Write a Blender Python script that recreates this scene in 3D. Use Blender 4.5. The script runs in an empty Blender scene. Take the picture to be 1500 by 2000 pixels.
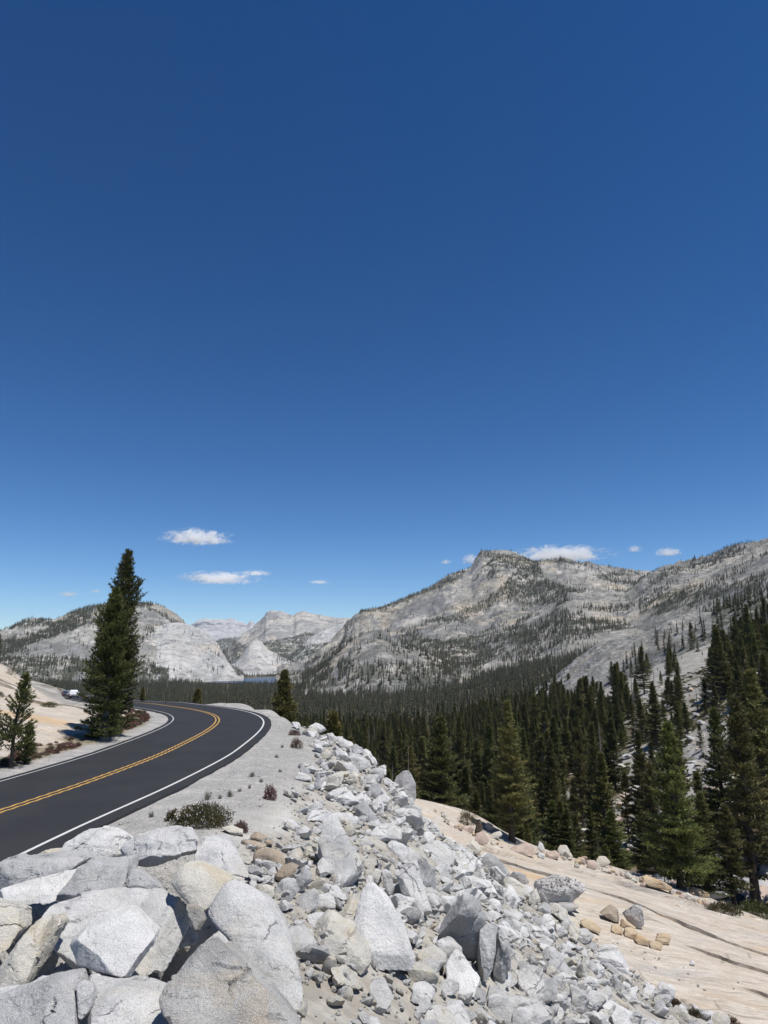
import bpy, bmesh, math, random
import numpy as np

# ------------------------------------------------------------------ camera, sky, sun, exposure
SC = bpy.context.scene
COL = SC.collection
F, HV, CZ = 1334.0, 1290.0, 4.2            # focal length in photo pixels, horizon row, eye height above the road
TH = math.atan((HV - 1000.0) / F)
cam_data = bpy.data.cameras.new('camera')
cam_data.sensor_fit = 'VERTICAL'
cam_data.sensor_height = 36.0
cam_data.lens = 36.0 * F / 2000.0
cam_data.clip_start = 0.1
cam_data.clip_end = 60000.0
cam = bpy.data.objects.new('camera', cam_data)
COL.objects.link(cam)
cam.location = (0, 0, CZ)
cam.rotation_euler = (math.radians(90) + TH, 0, 0)
SC.camera = cam

SUN_EL, SUN_AZ = math.radians(71), math.radians(118)     # azimuth measured from the view direction (+Y) to the right
world = bpy.data.worlds.new('World')
SC.world = world
world.use_nodes = True
wn = world.node_tree.nodes
sky = wn.new('ShaderNodeTexSky')
sky.sky_type = 'NISHITA'
sky.sun_disc = False
sky.sun_elevation = SUN_EL
sky.sun_rotation = SUN_AZ
sky.altitude = 2600
sky.air_density = 1.0
sky.dust_density = 0.3
sky.ozone_density = 2.0
hs = wn.new('ShaderNodeHueSaturation')
hs.inputs['Saturation'].default_value = 1.21
hs.inputs['Value'].default_value = 0.735
gm = wn.new('ShaderNodeGamma')                          # the phone's contrast curve, on the whole sky alike
gm.inputs['Gamma'].default_value = 1.34
world.node_tree.links.new(sky.outputs[0], gm.inputs['Color'])
world.node_tree.links.new(gm.outputs[0], hs.inputs['Color'])
world.node_tree.links.new(hs.outputs[0], wn['Background'].inputs['Color'])
wn['Background'].inputs['Strength'].default_value = 0.075

sun_data = bpy.data.lights.new('sun', 'SUN')
sun_data.energy = 4.9
sun_data.angle = math.radians(0.53)
sun_data.color = (1.0, 0.965, 0.91)
sun = bpy.data.objects.new('sun', sun_data)
COL.objects.link(sun)
sun.rotation_euler = (-(math.radians(90) - SUN_EL), 0, -SUN_AZ)
sun.location = (0, 0, 60)

SC.view_settings.view_transform = 'Standard'
SC.view_settings.look = 'None'
SC.view_settings.exposure = 0.2
SC.view_settings.gamma = 1.0
SC.view_settings.use_curve_mapping = False
SC.cycles.max_bounces = 6
SC.cycles.diffuse_bounces = 3
SC.cycles.transparent_max_bounces = 8
SC.cycles.volume_bounces = 6
SC.cycles.use_denoising = True
SC.cycles.denoiser = 'OPENIMAGEDENOISE'
SC.cycles.denoising_input_passes = 'RGB_ALBEDO_NORMAL'
SC.cycles.denoising_prefilter = 'ACCURATE'

rng = np.random.default_rng(7)

# ------------------------------------------------------------------ numpy helpers
def ray(u, v):
    dx, dy = (u - 750.0) / F, (v - 1000.0) / F
    c, s = math.cos(TH), math.sin(TH)
    return np.array([dx, c + s * dy, s - c * dy])

def gy(u, v, Y):                                   # point on the sight line of a photo pixel at forward distance Y
    d = ray(u, v)
    return np.array([0, 0, CZ]) + d * Y / d[1]

def gz(u, v, z=0.0):
    d = ray(u, v)
    return np.array([0, 0, CZ]) + d * (z - CZ) / d[2]

def proj(P):
    P = np.asarray(P, float)
    c, s = math.cos(TH), math.sin(TH)
    x, y, z = P[..., 0], P[..., 1], P[..., 2] - CZ
    f = y * c + z * s
    up = -y * s + z * c
    f = np.where(f < 1e-3, 1e-3, f)
    return 750 + F * x / f, 1000 - F * up / f

def slope(v):                                      # tan of elevation for a photo row at the image centre
    return ray(750, v)[2] / ray(750, v)[1]

def _h(ix, iy, iz, seed):
    with np.errstate(over='ignore'):
        n = (ix.astype(np.uint32) * np.uint32(374761393) + iy.astype(np.uint32) * np.uint32(668265263)
             + iz.astype(np.uint32) * np.uint32(2147483647) + np.uint32(seed * 144665 & 0xffffffff))
        n = (n ^ (n >> np.uint32(13))) * np.uint32(1274126177)
        n = n ^ (n >> np.uint32(16))
        n = n * np.uint32(2246822519)
        n = n ^ (n >> np.uint32(15))
    return (n & np.uint32(0xffffff)).astype(np.float64) / float(0xffffff) * 2 - 1

def vnoise(P, seed=0):
    fl = np.floor(P)
    f = P - fl
    i = fl.astype(np.int64)
    f = f * f * f * (f * (f * 6 - 15) + 10)
    x, y, z = i[:, 0], i[:, 1], i[:, 2]
    r = 0
    for dx in (0, 1):
        wx = f[:, 0] if dx else 1 - f[:, 0]
        for dy in (0, 1):
            wy = f[:, 1] if dy else 1 - f[:, 1]
            for dz in (0, 1):
                wz = f[:, 2] if dz else 1 - f[:, 2]
                r = r + wx * wy * wz * _h(x + dx, y + dy, z + dz, seed)
    return r

def fbm(P, octv=4, seed=0, gain=0.5, ridge=False):
    P = np.asarray(P, float)
    r, a, t = 0, 1.0, 0
    for k in range(octv):
        n = vnoise(P * (2.03 ** k) + 17.3 * k, seed + k)
        if ridge:
            n = 1 - 2 * np.abs(n)
        r = r + a * n
        t += a
        a *= gain
    return r / t

def fbm2(X, Y, sc, octv=4, seed=0, gain=0.5, ridge=False):
    return fbm(np.stack([np.ravel(X) / sc, np.ravel(Y) / sc, np.full(np.size(X), seed * 3.7)], 1), octv, seed, gain, ridge)

def sstep(a, b, x):
    t = np.clip((x - a) / (b - a), 0, 1)
    return t * t * (3 - 2 * t)

def lerp(a, b, t):
    return a + (b - a) * t

def in_poly(u, v, poly):
    u, v = np.asarray(u), np.asarray(v)
    r = np.zeros(u.shape, bool)
    n = len(poly)
    for k in range(n):
        x0, y0 = poly[k]
        x1, y1 = poly[(k + 1) % n]
        c = ((y0 > v) != (y1 > v)) & (u < (x1 - x0) * (v - y0) / (y1 - y0 + 1e-12) + x0)
        r ^= c
    return r

class TPS:
    def __init__(self, P, val):
        P = np.asarray(P, float)
        n = len(P)
        self.P = P
        d = np.linalg.norm(P[:, None] - P[None], axis=2)
        K = np.where(d > 0, d * d * np.log(d + 1e-12), 0) + 1e-3 * np.eye(n)
        A = np.zeros((n + 3, n + 3))
        A[:n, :n] = K
        A[:n, n] = 1
        A[:n, n + 1:] = P
        A[n:, :n] = A[:n, n:].T
        b = np.zeros(n + 3)
        b[:n] = val
        self.w = np.linalg.lstsq(A, b, rcond=None)[0]
    def __call__(self, X, Y):
        X, Y = np.ravel(X), np.ravel(Y)
        out = np.empty(len(X))
        for s in range(0, len(X), 40000):
            x, y = X[s:s + 40000], Y[s:s + 40000]
            d2 = (x[:, None] - self.P[:, 0]) ** 2 + (y[:, None] - self.P[:, 1]) ** 2
            k = 0.5 * d2 * np.log(d2 + 1e-12)
            n = len(self.P)
            out[s:s + 40000] = k @ self.w[:n] + self.w[n] + self.w[n + 1] * x + self.w[n + 2] * y
        return out

def mesh_np(name, V, Fc, smooth=False):
    V = np.asarray(V, np.float32)
    Fc = np.asarray(Fc, np.int32)
    me = bpy.data.meshes.new(name)
    k = Fc.shape[1]
    me.vertices.add(len(V))
    me.vertices.foreach_set('co', V.ravel())
    me.loops.add(Fc.size)
    me.loops.foreach_set('vertex_index', Fc.ravel())
    me.polygons.add(len(Fc))
    me.polygons.foreach_set('loop_start', np.arange(0, Fc.size, k, dtype=np.int32))
    me.polygons.foreach_set('use_smooth', np.full(len(Fc), smooth))
    me.update(calc_edges=True)
    return me

def attr(me, name, vals):
    a = me.attributes.new(name, 'FLOAT', 'POINT')
    a.data.foreach_set('value', np.asarray(vals, np.float32))

def link(name, me, mat=None, parent=None, **props):
    o = bpy.data.objects.new(name, me)
    COL.objects.link(o)
    if mat is not None and me is not None and len(me.materials) == 0:
        me.materials.append(mat)
    if parent is not None:
        o.parent = parent
    for k, v in props.items():
        o[k] = v
    return o

def grid_faces(nr, nc):
    r, c = np.meshgrid(np.arange(nr - 1), np.arange(nc - 1), indexing='ij')
    a = (r * nc + c).ravel()
    return np.stack([a, a + 1, a + nc + 1, a + nc], 1)

# ------------------------------------------------------------------ materials
class NT:
    def __init__(self, name):
        self.m = bpy.data.materials.new(name)
        self.m.use_nodes = True
        self.t = self.m.node_tree
        self.b = self.t.nodes['Principled BSDF']
        self.out = self.t.nodes['Material Output']
        self.b.inputs['Specular IOR Level'].default_value = 0.2
        self.b.inputs['Roughness'].default_value = 0.9
    def n(self, typ, ins=None, **kw):
        nd = self.t.nodes.new('ShaderNode' + typ)
        for k, v in kw.items():
            setattr(nd, k, v)
        for k, v in (ins or {}).items():
            self.put(nd.inputs[k], v)
        return nd
    def put(self, sock, v):
        if isinstance(v, bpy.types.NodeSocket):
            self.t.links.new(v, sock)
        elif isinstance(v, bpy.types.Node):
            self.t.links.new(v.outputs[0], sock)
        else:
            if isinstance(v, (tuple, list)) and len(v) == 3 and len(sock.default_value) == 4:
                v = (*v, 1)
            sock.default_value = v
    def noise(self, co, sc, det=4, rough=0.55, dist=0.0):
        return self.n('TexNoise', {'Vector': co, 'Scale': sc, 'Detail': det, 'Roughness': rough, 'Distortion': dist}).outputs[0]
    def map(self, x, a, b, c=0.0, d=1.0):
        return self.n('MapRange', {'Value': x, 'From Min': a, 'From Max': b, 'To Min': c, 'To Max': d}, interpolation_type='SMOOTHSTEP').outputs[0]
    def mix(self, f, a, b, bt='MIX'):
        nd = self.t.nodes.new('ShaderNodeMix')
        nd.data_type = 'RGBA'
        nd.blend_type = bt
        self.put(nd.inputs[0], f)
        self.put(nd.inputs[6], a)
        self.put(nd.inputs[7], b)
        return nd.outputs[2]
    def math(self, op, a, b=0.0):
        return self.n('Math', {0: a, 1: b}, operation=op).outputs[0]
    def bump(self, h, st, dist, prev=None):
        ins = {'Height': h, 'Strength': st, 'Distance': dist}
        if prev is not None:
            ins['Normal'] = prev
        return self.n('Bump', ins).outputs[0]
    def attr(self, name):
        return self.n('Attribute', attribute_name=name).outputs['Fac']
    def scaled(self, co, s, rz=0.0):
        return self.n('Mapping', {'Vector': co, 'Scale': s, 'Rotation': (0, 0, rz)}).outputs[0]

def granite(name, light, dark, stain, stain_amt, lichen=0.0, grain=0.27, vein=0.0):
    m = NT(name)
    tc = m.n('TexCoord').outputs['Object']
    rnd = m.n('ObjectInfo').outputs['Random']
    co = m.n('VectorMath', {0: tc, 1: m.n('CombineXYZ', {0: m.math('MULTIPLY', rnd, 37.0), 1: m.math('MULTIPLY', rnd, 91.0), 2: m.math('MULTIPLY', rnd, 13.0)}).outputs[0]}, operation='ADD').outputs[0]
    big = m.noise(co, 1.3, 5, 0.6, 0.4)
    col = m.mix(m.map(big, 0.35, 0.68), light, dark)
    st = m.noise(co, 0.9, 6, 0.65, 0.8)
    col = m.mix(m.math('MULTIPLY', m.map(st, 0.5, 0.66), stain_amt), col, stain)
    str_ = m.noise(m.scaled(co, (1.0, 1.0, 5.0), 0.4), 2.4, 5, 0.6, 0.6)
    col = m.mix(m.map(str_, 0.56, 0.75, 0, 0.35), col, dark)
    if vein:
        v = m.noise(m.scaled(co, (0.5, 3.2, 3.2), 0.9), 2.0, 6, 0.65, 1.2)
        col = m.mix(m.map(v, 0.58, 0.66, 0, vein), col, (0.09, 0.09, 0.09))
    wco = m.n('VectorMath', {0: co, 1: m.n('VectorMath', {0: m.n('TexNoise', {'Vector': co, 'Scale': 2.0, 'Detail': 5.0, 'Roughness': 0.65}).outputs['Color'], 1: (0.7, 0.7, 0.7)}, operation='MULTIPLY').outputs[0]}, operation='ADD').outputs[0]
    jv = m.n('TexVoronoi', {'Vector': wco, 'Scale': 0.75, 'Randomness': 1.0}, feature='DISTANCE_TO_EDGE').outputs['Distance']
    jm = m.math('MULTIPLY', m.map(jv, 0.0, 0.016, 1.0, 0.0), m.map(m.noise(co, 1.1, 3, 0.5), 0.55, 0.66))
    col = m.mix(m.math('MULTIPLY', jm, 0.4), col, (0.07, 0.065, 0.06))
    sp = m.noise(co, 62, 2, 0.7)
    col = m.mix(m.map(sp, 0.48, 0.64, 0, grain * 1.5), col, (0.10, 0.10, 0.105))
    sp2 = m.noise(co, 95, 2, 0.7)
    col = m.mix(m.map(sp2, 0.52, 0.66, 0, grain * 1.6), col, (0.78, 0.78, 0.77))
    if lichen:
        nz = m.n('SeparateXYZ', {0: m.n('NewGeometry').outputs['Normal']}).outputs[2]
        l = m.math('MULTIPLY', m.map(m.noise(co, 7, 5, 0.7), 0.5, 0.56), m.map(nz, 0.2, 0.7))
        col = m.mix(m.math('MULTIPLY', l, lichen), col, (0.045, 0.045, 0.045))
    m.put(m.b.inputs['Base Color'], col)
    b = m.bump(m.noise(co, 4, 9, 0.68, 0.5), 0.7, 0.10)
    b = m.bump(m.noise(co, 26, 5, 0.7), 0.55, 0.02, b)
    b = m.bump(m.math('SUBTRACT', 1.0, jm), 0.8, 0.04, b)
    m.put(m.b.inputs['Normal'], b)
    return m.m

G_PALE = granite('granite_pale', (0.53, 0.52, 0.505), (0.36, 0.357, 0.35), (0.46, 0.43, 0.37), 0.6, vein=0.3)
G_WHITE = granite('granite_white', (0.62, 0.61, 0.595), (0.47, 0.465, 0.455), (0.50, 0.47, 0.41), 0.45, vein=0.15)
G_CREAM = granite('granite_cream', (0.52, 0.49, 0.42), (0.42, 0.40, 0.36), (0.46, 0.39, 0.27), 0.8)
G_GREY = granite('granite_grey', (0.41, 0.405, 0.40), (0.25, 0.25, 0.25), (0.44, 0.43, 0.39), 0.35, vein=0.35)
G_DARK = granite('granite_weathered', (0.36, 0.35, 0.33), (0.19, 0.185, 0.18), (0.36, 0.28, 0.18), 0.6, vein=0.7)
G_LICHEN = granite('granite_lichen', (0.50, 0.48, 0.46), (0.40, 0.38, 0.36), (0.42, 0.36, 0.29), 0.4, lichen=0.95)
G_TAN = granite('granite_tan', (0.50, 0.39, 0.26), (0.42, 0.31, 0.19), (0.44, 0.27, 0.11), 0.7, grain=0.2)
G_PINK = granite('granite_pink', (0.47, 0.37, 0.30), (0.38, 0.29, 0.24), (0.36, 0.24, 0.16), 0.6, grain=0.2)
G_BROWN = granite('granite_brown', (0.34, 0.27, 0.19), (0.24, 0.185, 0.13), (0.42, 0.36, 0.27), 0.5)
G_BLACK = granite('stone_black', (0.05, 0.052, 0.055), (0.03, 0.03, 0.032), (0.09, 0.085, 0.08), 0.4, grain=0.1)

def ground_material():
    m = NT('ground_surface')
    P = m.n('NewGeometry').outputs['Position']
    fine = m.noise(P, 9, 6, 0.7)
    peb = m.n('TexVoronoi', {'Vector': P, 'Scale': 7.0, 'Randomness': 1.0}).outputs['Distance']
    peb2 = m.n('TexVoronoi', {'Vector': P, 'Scale': 22.0}).outputs['Distance']
    big = m.noise(P, 0.35, 5, 0.6, 0.5)
    # shoulder gravel
    gcol = m.mix(m.map(big, 0.35, 0.65), (0.41, 0.395, 0.37), (0.33, 0.318, 0.298))
    gcol = m.mix(m.map(m.noise(P, 30, 3, 0.75), 0.42, 0.60, 0, 0.8), gcol, (0.13, 0.13, 0.13))
    gcol = m.mix(m.map(m.noise(P, 1.6, 6, 0.7, 0.6), 0.48, 0.66, 0, 0.55), gcol, (0.46, 0.43, 0.385))
    gcol = m.mix(m.map(m.noise(P, 4.5, 5, 0.7), 0.55, 0.68, 0, 0.4), gcol, (0.17, 0.165, 0.155))
    gcol = m.mix(m.map(m.noise(P, 17, 3, 0.75), 0.56, 0.70, 0, 0.5), gcol, (0.60, 0.59, 0.57))
    # dusty fill between the rubble
    dcol = m.mix(m.map(m.noise(P, 0.8, 6, 0.65, 0.6), 0.38, 0.62), (0.44, 0.43, 0.405), (0.37, 0.345, 0.30))
    dcol = m.mix(m.map(m.noise(P, 13, 4, 0.7), 0.45, 0.68, 0, 0.55), dcol, (0.56, 0.555, 0.54))
    dcol = m.mix(m.map(m.noise(P, 21, 3, 0.7), 0.56, 0.70, 0, 0.6), dcol, (0.20, 0.18, 0.15))
    dcol = m.mix(m.attr('w_fill'), dcol, m.mix(m.map(m.noise(P, 1.1, 6, 0.7, 0.6), 0.4, 0.62), (0.36, 0.34, 0.30), (0.23, 0.205, 0.17)))  # fill soil coloured darker, standing in for shade in the gaps between blocks
    # bare granite slab, streaked along its sheets
    sw = m.n('VectorMath', {0: P, 1: m.n('VectorMath', {0: m.n('TexNoise', {'Vector': P, 'Scale': 0.12, 'Detail': 3.0}).outputs['Color'], 1: (6.0, 6.0, 2.0)}, operation='MULTIPLY').outputs[0]}, operation='ADD').outputs[0]
    st = m.noise(m.scaled(sw, (0.12, 1.5, 1.5), math.radians(34)), 1.0, 8, 0.68)
    s2 = m.noise(m.scaled(sw, (0.05, 0.5, 0.5), math.radians(34)), 1.0, 6, 0.6)
    scol = m.mix(m.map(st, 0.36, 0.64), (0.54, 0.485, 0.415), (0.42, 0.365, 0.30))
    scol = m.mix(m.map(s2, 0.52, 0.66, 0, 0.75), scol, (0.36, 0.345, 0.325))
    scol = m.mix(m.map(m.noise(P, 0.42, 6, 0.65, 1.0), 0.48, 0.62, 0, 0.7), scol, (0.47, 0.385, 0.305))
    scol = m.mix(m.map(m.noise(P, 0.9, 6, 0.7, 0.8), 0.56, 0.68, 0, 0.6), scol, (0.33, 0.30, 0.265))
    f1 = m.noise(m.scaled(sw, (0.5, 7.0, 5.0), math.radians(34)), 1.0, 6, 0.7)
    scol = m.mix(m.map(f1, 0.40, 0.66, 0, 0.75), scol, (0.31, 0.27, 0.22))
    f2 = m.noise(m.scaled(sw, (0.25, 4.0, 4.0), math.radians(31)), 1.0, 6, 0.7)
    scol = m.mix(m.map(f2, 0.54, 0.68, 0, 0.6), scol, (0.60, 0.56, 0.50))
    orange = m.map(m.noise(m.scaled(sw, (0.10, 0.32, 0.3), math.radians(34)), 1.0, 5, 0.6), 0.55, 0.68, 0, 0.65)
    scol = m.mix(orange, scol, (0.46, 0.34, 0.20))
    scol = m.mix(m.map(m.noise(P, 14, 5, 0.75), 0.50, 0.68, 0, 0.6), scol, (0.22, 0.19, 0.155))
    crk = m.noise(m.scaled(sw, (0.09, 2.6, 2.0), math.radians(34)), 1.2, 7, 0.75)
    scol = m.mix(m.map(crk, 0.60, 0.68, 0, 0.7), scol, (0.12, 0.10, 0.08))
    jt = m.n('TexVoronoi', {'Vector': m.scaled(sw, (0.16, 0.75, 0.6), math.radians(34)), 'Scale': 1.0, 'Randomness': 1.0}, feature='DISTANCE_TO_EDGE').outputs['Distance']
    scol = m.mix(m.map(jt, 0.0, 0.022, 0.4, 0.0), scol, (0.10, 0.085, 0.065))
    # soil of the wood with granite showing
    fcol = m.mix(m.map(m.noise(P, 0.5, 5, 0.65), 0.4, 0.6), (0.08, 0.066, 0.046), (0.145, 0.12, 0.085))
    fcol = m.mix(m.map(m.noise(P, 0.16, 5, 0.6), 0.5, 0.62, 0, 0.6), fcol, (0.075, 0.085, 0.035))
    pale = m.mix(m.map(m.noise(P, 0.25, 7, 0.7), 0.35, 0.65), (0.37, 0.35, 0.315), (0.24, 0.23, 0.21))
    pale = m.mix(m.map(m.noise(m.scaled(P, (0.25, 1.0, 2.2), 0.5), 0.5, 7, 0.75), 0.58, 0.68, 0, 0.7), pale, (0.16, 0.15, 0.14))
    pale = m.mix(m.map(m.noise(P, 1.1, 6, 0.75), 0.50, 0.62, 0, 0.65), pale, (0.13, 0.125, 0.115))
    pale = m.mix(m.map(m.noise(P, 0.09, 4, 0.6), 0.5, 0.62, 0, 0.5), pale, (0.19, 0.17, 0.14))
    col = m.mix(m.attr('w_pale'), fcol, pale)
    col = m.mix(m.attr('w_slab'), col, scol)
    col = m.mix(m.attr('w_orange'), col, m.mix(m.map(st, 0.35, 0.65), (0.50, 0.335, 0.165), (0.41, 0.25, 0.105)))
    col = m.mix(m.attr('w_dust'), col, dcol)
    col = m.mix(m.attr('w_gravel'), col, gcol)
    col = m.mix(m.attr('w_veg'), col, m.mix(m.map(m.noise(P, 4, 5, 0.7), 0.4, 0.6), (0.10, 0.085, 0.045), (0.23, 0.19, 0.13)))
    m.put(m.b.inputs['Base Color'], col)
    lo = m.math('ADD', m.attr('w_gravel'), m.attr('w_dust'))
    b = m.bump(peb, m.math('MULTIPLY', lo, 0.55), 0.05)
    b = m.bump(peb2, m.math('MULTIPLY', lo, 0.5), 0.02, b)
    b = m.bump(st, m.math('MULTIPLY', m.attr('w_slab'), 0.12), 0.06, b)
    b = m.bump(fine, 0.5, 0.05, b)
    m.put(m.b.inputs['Normal'], b)
    return m.m
M_GROUND = ground_material()

def mountain_material(name, a, b_, warm, scale=1.0, vegetation=0.9):
    m = NT(name)
    P = m.n('NewGeometry').outputs['Position']
    N = m.n('NewGeometry').outputs['Normal']
    nz = m.n('SeparateXYZ', {0: N}).outputs[2]
    big = m.noise(P, 0.006 / scale, 7, 0.65, 0.6)
    col = m.mix(m.map(big, 0.40, 0.60), a, b_)
    col = m.mix(m.map(m.noise(P, 0.004 / scale, 6, 0.6, 0.8), 0.52, 0.66, 0, 0.8), col, warm)
    st = m.noise(m.scaled(P, (0.6, 0.6, 3.6), 0.0), 0.012 / scale, 9, 0.7, 1.5)
    col = m.mix(m.map(st, 0.53, 0.63, 0, 0.75), col, (0.155, 0.155, 0.16))
    st2 = m.noise(m.scaled(P, (3.0, 3.0, 0.45), 0.3), 0.02 / scale, 7, 0.7, 0.8)
    col = m.mix(m.map(st2, 0.55, 0.66, 0, 0.6), col, (0.18, 0.18, 0.185))
    sp = m.noise(P, 0.05 / scale, 6, 0.75)
    col = m.mix(m.map(sp, 0.53, 0.66, 0, 0.45), col, (0.13, 0.128, 0.12))
    sp3 = m.noise(P, 0.11 / scale, 4, 0.7)
    col = m.mix(m.map(sp3, 0.56, 0.68, 0, 0.35), col, (0.62, 0.60, 0.57))
    jn = m.n('TexVoronoi', {'Vector': m.n('VectorMath', {0: m.scaled(P, (0.35, 0.35, 1.6), 0.5), 1: m.n('VectorMath', {0: m.n('TexNoise', {'Vector': P, 'Scale': 0.01 / scale, 'Detail': 4.0}).outputs['Color'], 1: (90 * scale, 90 * scale, 90 * scale)}, operation='MULTIPLY').outputs[0]}, operation='ADD').outputs[0], 'Scale': 0.028 / scale}, feature='DISTANCE_TO_EDGE').outputs['Distance']
    col = m.mix(m.map(jn, 0.0, 0.06, 0.4, 0.0), col, (0.12, 0.12, 0.12))
    veg = m.math('MULTIPLY', m.attr('w_veg'), m.map(m.noise(P, 0.02 / scale, 6, 0.7), 0.40, 0.55))
    col = m.mix(m.math('MULTIPLY', veg, vegetation), col, (0.045, 0.05, 0.03))
    m.put(m.b.inputs['Base Color'], col)
    bp = m.bump(m.noise(P, 0.03 / scale, 9, 0.7, 0.8), 0.8, 12 * scale)
    bp = m.bump(st, 0.5, 10 * scale, bp)
    m.put(m.b.inputs['Normal'], bp)
    return m.m

# ------------------------------------------------------------------ the lie of the land
ROAD_C = [(-11.6, 5, 0.0), (-11.45, 12, 0), (-11.1, 19, 0), (-10.55, 25, 0), (-10.25, 31.6, 0), (-10.35, 36, 0), (-10.75, 42.8, 0), (-11.45, 48.6, 0), (-12.6, 53.6, 0),
          (-14.4, 58.2, 0), (-17.0, 62.6, 0), (-20.2, 67.0, -0.02), (-24.0, 72.5, -0.1), (-29, 80.5, -0.45), (-36, 93, -1.0), (-47, 115, -2.0), (-60, 143, -3.3), (-70, 165, -4.2), (-84, 200, -5.6)]

def catmull(P, n):
    P = np.asarray(P, float)
    Q = np.vstack([2 * P[0] - P[1], P, 2 * P[-1] - P[-2]])
    out = []
    for k in range(len(P) - 1):
        p0, p1, p2, p3 = Q[k], Q[k + 1], Q[k + 2], Q[k + 3]
        t = np.linspace(0, 1, n, endpoint=False)[:, None]
        out.append(0.5 * (2 * p1 + (p2 - p0) * t + (2 * p0 - 5 * p1 + 4 * p2 - p3) * t ** 2 + (3 * p1 - p0 - 3 * p2 + p3) * t ** 3))
    out.append(P[-1:])
    return np.vstack(out)

_rc = catmull(ROAD_C, 24)
_d = np.concatenate([[0], np.cumsum(np.linalg.norm(np.diff(_rc[:, :2], axis=0), axis=1))])
RS = np.arange(0, _d[-1], 0.15)
RC = np.stack([np.interp(RS, _d, _rc[:, k]) for k in range(3)], 1)
for _ in range(60):
    RC[1:-1] = 0.25 * RC[:-2] + 0.5 * RC[1:-1] + 0.25 * RC[2:]
RT = np.gradient(RC[:, :2], axis=0)
RT /= np.linalg.norm(RT, axis=1)[:, None]
RN = np.stack([RT[:, 1], -RT[:, 0]], 1)             # to the right of travel

def road_sd(X, Y):
    X, Y = np.ravel(X), np.ravel(Y)
    s = np.full(len(X), 99.0)
    z = np.zeros(len(X))
    c = RC[::4]
    nn = RN[::4]
    for a in range(0, len(X), 20000):
        x, y = X[a:a + 20000], Y[a:a + 20000]
        near = np.where((y < 240) & (x < 30))[0]
        if len(near) == 0:
            continue
        dx = x[near, None] - c[:, 0]
        dy = y[near, None] - c[:, 1]
        d2 = dx * dx + dy * dy
        i = np.argmin(d2, 1)
        j = np.arange(len(near))
        lat = dx[j, i] * nn[i, 0] + dy[j, i] * nn[i, 1]
        dd = np.sqrt(d2[j, i])
        s[a + near] = np.where(lat >= 0, dd, -dd)
        z[a + near] = c[i, 2]
    return s, z

# far valley, given by bearing (photo column) and distance
FAR = {
    -500: [(60, 6), (100, 10), (160, 14), (300, 22), (600, 30), (1200, 30), (2500, 20), (5000, 0)],
    -100: [(60, 2.5), (100, 5), (160, 5), (300, 4), (600, -20), (1200, -45), (2500, -60), (5000, -62)],
    60: [(80, 1.5), (120, 0), (170, -2.5), (260, -3), (340, -8), (600, -36), (1200, -55), (2500, -64), (5000, -66)],
    170: [(80, -1.5), (110, -2.2), (145, -3.4), (200, -6), (340, -20), (600, -42), (1200, -58), (2500, -65), (5000, -66)],
    300: [(85, -6), (120, -12), (200, -24), (350, -40), (600, -52), (1200, -62), (2500, -67), (5000, -67)],
    500: [(80, -9), (120, -26), (200, -40), (350, -50), (600, -56), (1200, -63), (2500, -68), (5000, -67)],
    750: [(80, -18), (120, -33), (200, -43), (350, -50), (600, -56), (1200, -62), (2500, -66), (5000, -66)],
    900: [(80, -19), (120, -31), (200, -40), (350, -47), (600, -50), (1000, -50), (1600, -45), (2500, -30), (5000, -10)],
    1000: [(80, -18), (120, -28), (200, -35), (350, -38), (600, -38), (1000, -30), (1600, -14), (2500, 10), (5000, 20)],
    1150: [(75, -20), (110, -24), (160, -26), (250, -24), (400, -22), (600, -18), (900, -8), (1500, 24), (2500, 60), (5000, 60)],
    1300: [(70, -22), (100, -22), (150, -19), (200, -16), (280, -9), (380, -1), (500, 7), (600, 16), (720, 10), (1000, 30), (1500, 60), (2500, 110), (5000, 110)],
    1450: [(62, -21), (80, -22), (110, -17), (160, -9), (250, 3), (400, 15), (550, 34), (700, 28), (1000, 60), (1500, 110), (2500, 160), (5000, 160)],
    1600: [(55, -20), (80, -19), (110, -12), (160, -3), (250, 12), (400, 30), (550, 52), (750, 50), (1200, 110), (2500, 200), (5000, 200)],
    2100: [(40, -14), (80, -10), (160, 10), (300, 50), (550, 110), (1000, 150), (2500, 250), (5000, 250)],
}
_fp, _fv = [], []
for u_, L in FAR.items():
    for Y_, z_ in L:
        _fp.append(((u_ - 750) / 400.0, math.log(Y_) * 1.3))
        _fv.append(z_ / math.sqrt(Y_))
far_tps = TPS(_fp, _fv)

def z_far(X, Y):
    Y = np.maximum(np.ravel(Y), 30.0)
    u = np.clip(np.ravel(X) / Y * F / 400.0, -3.3, 3.6)
    Yc = np.minimum(Y, 5000)
    return far_tps(u, np.log(Yc) * 1.3) * np.sqrt(Yc)

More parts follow.
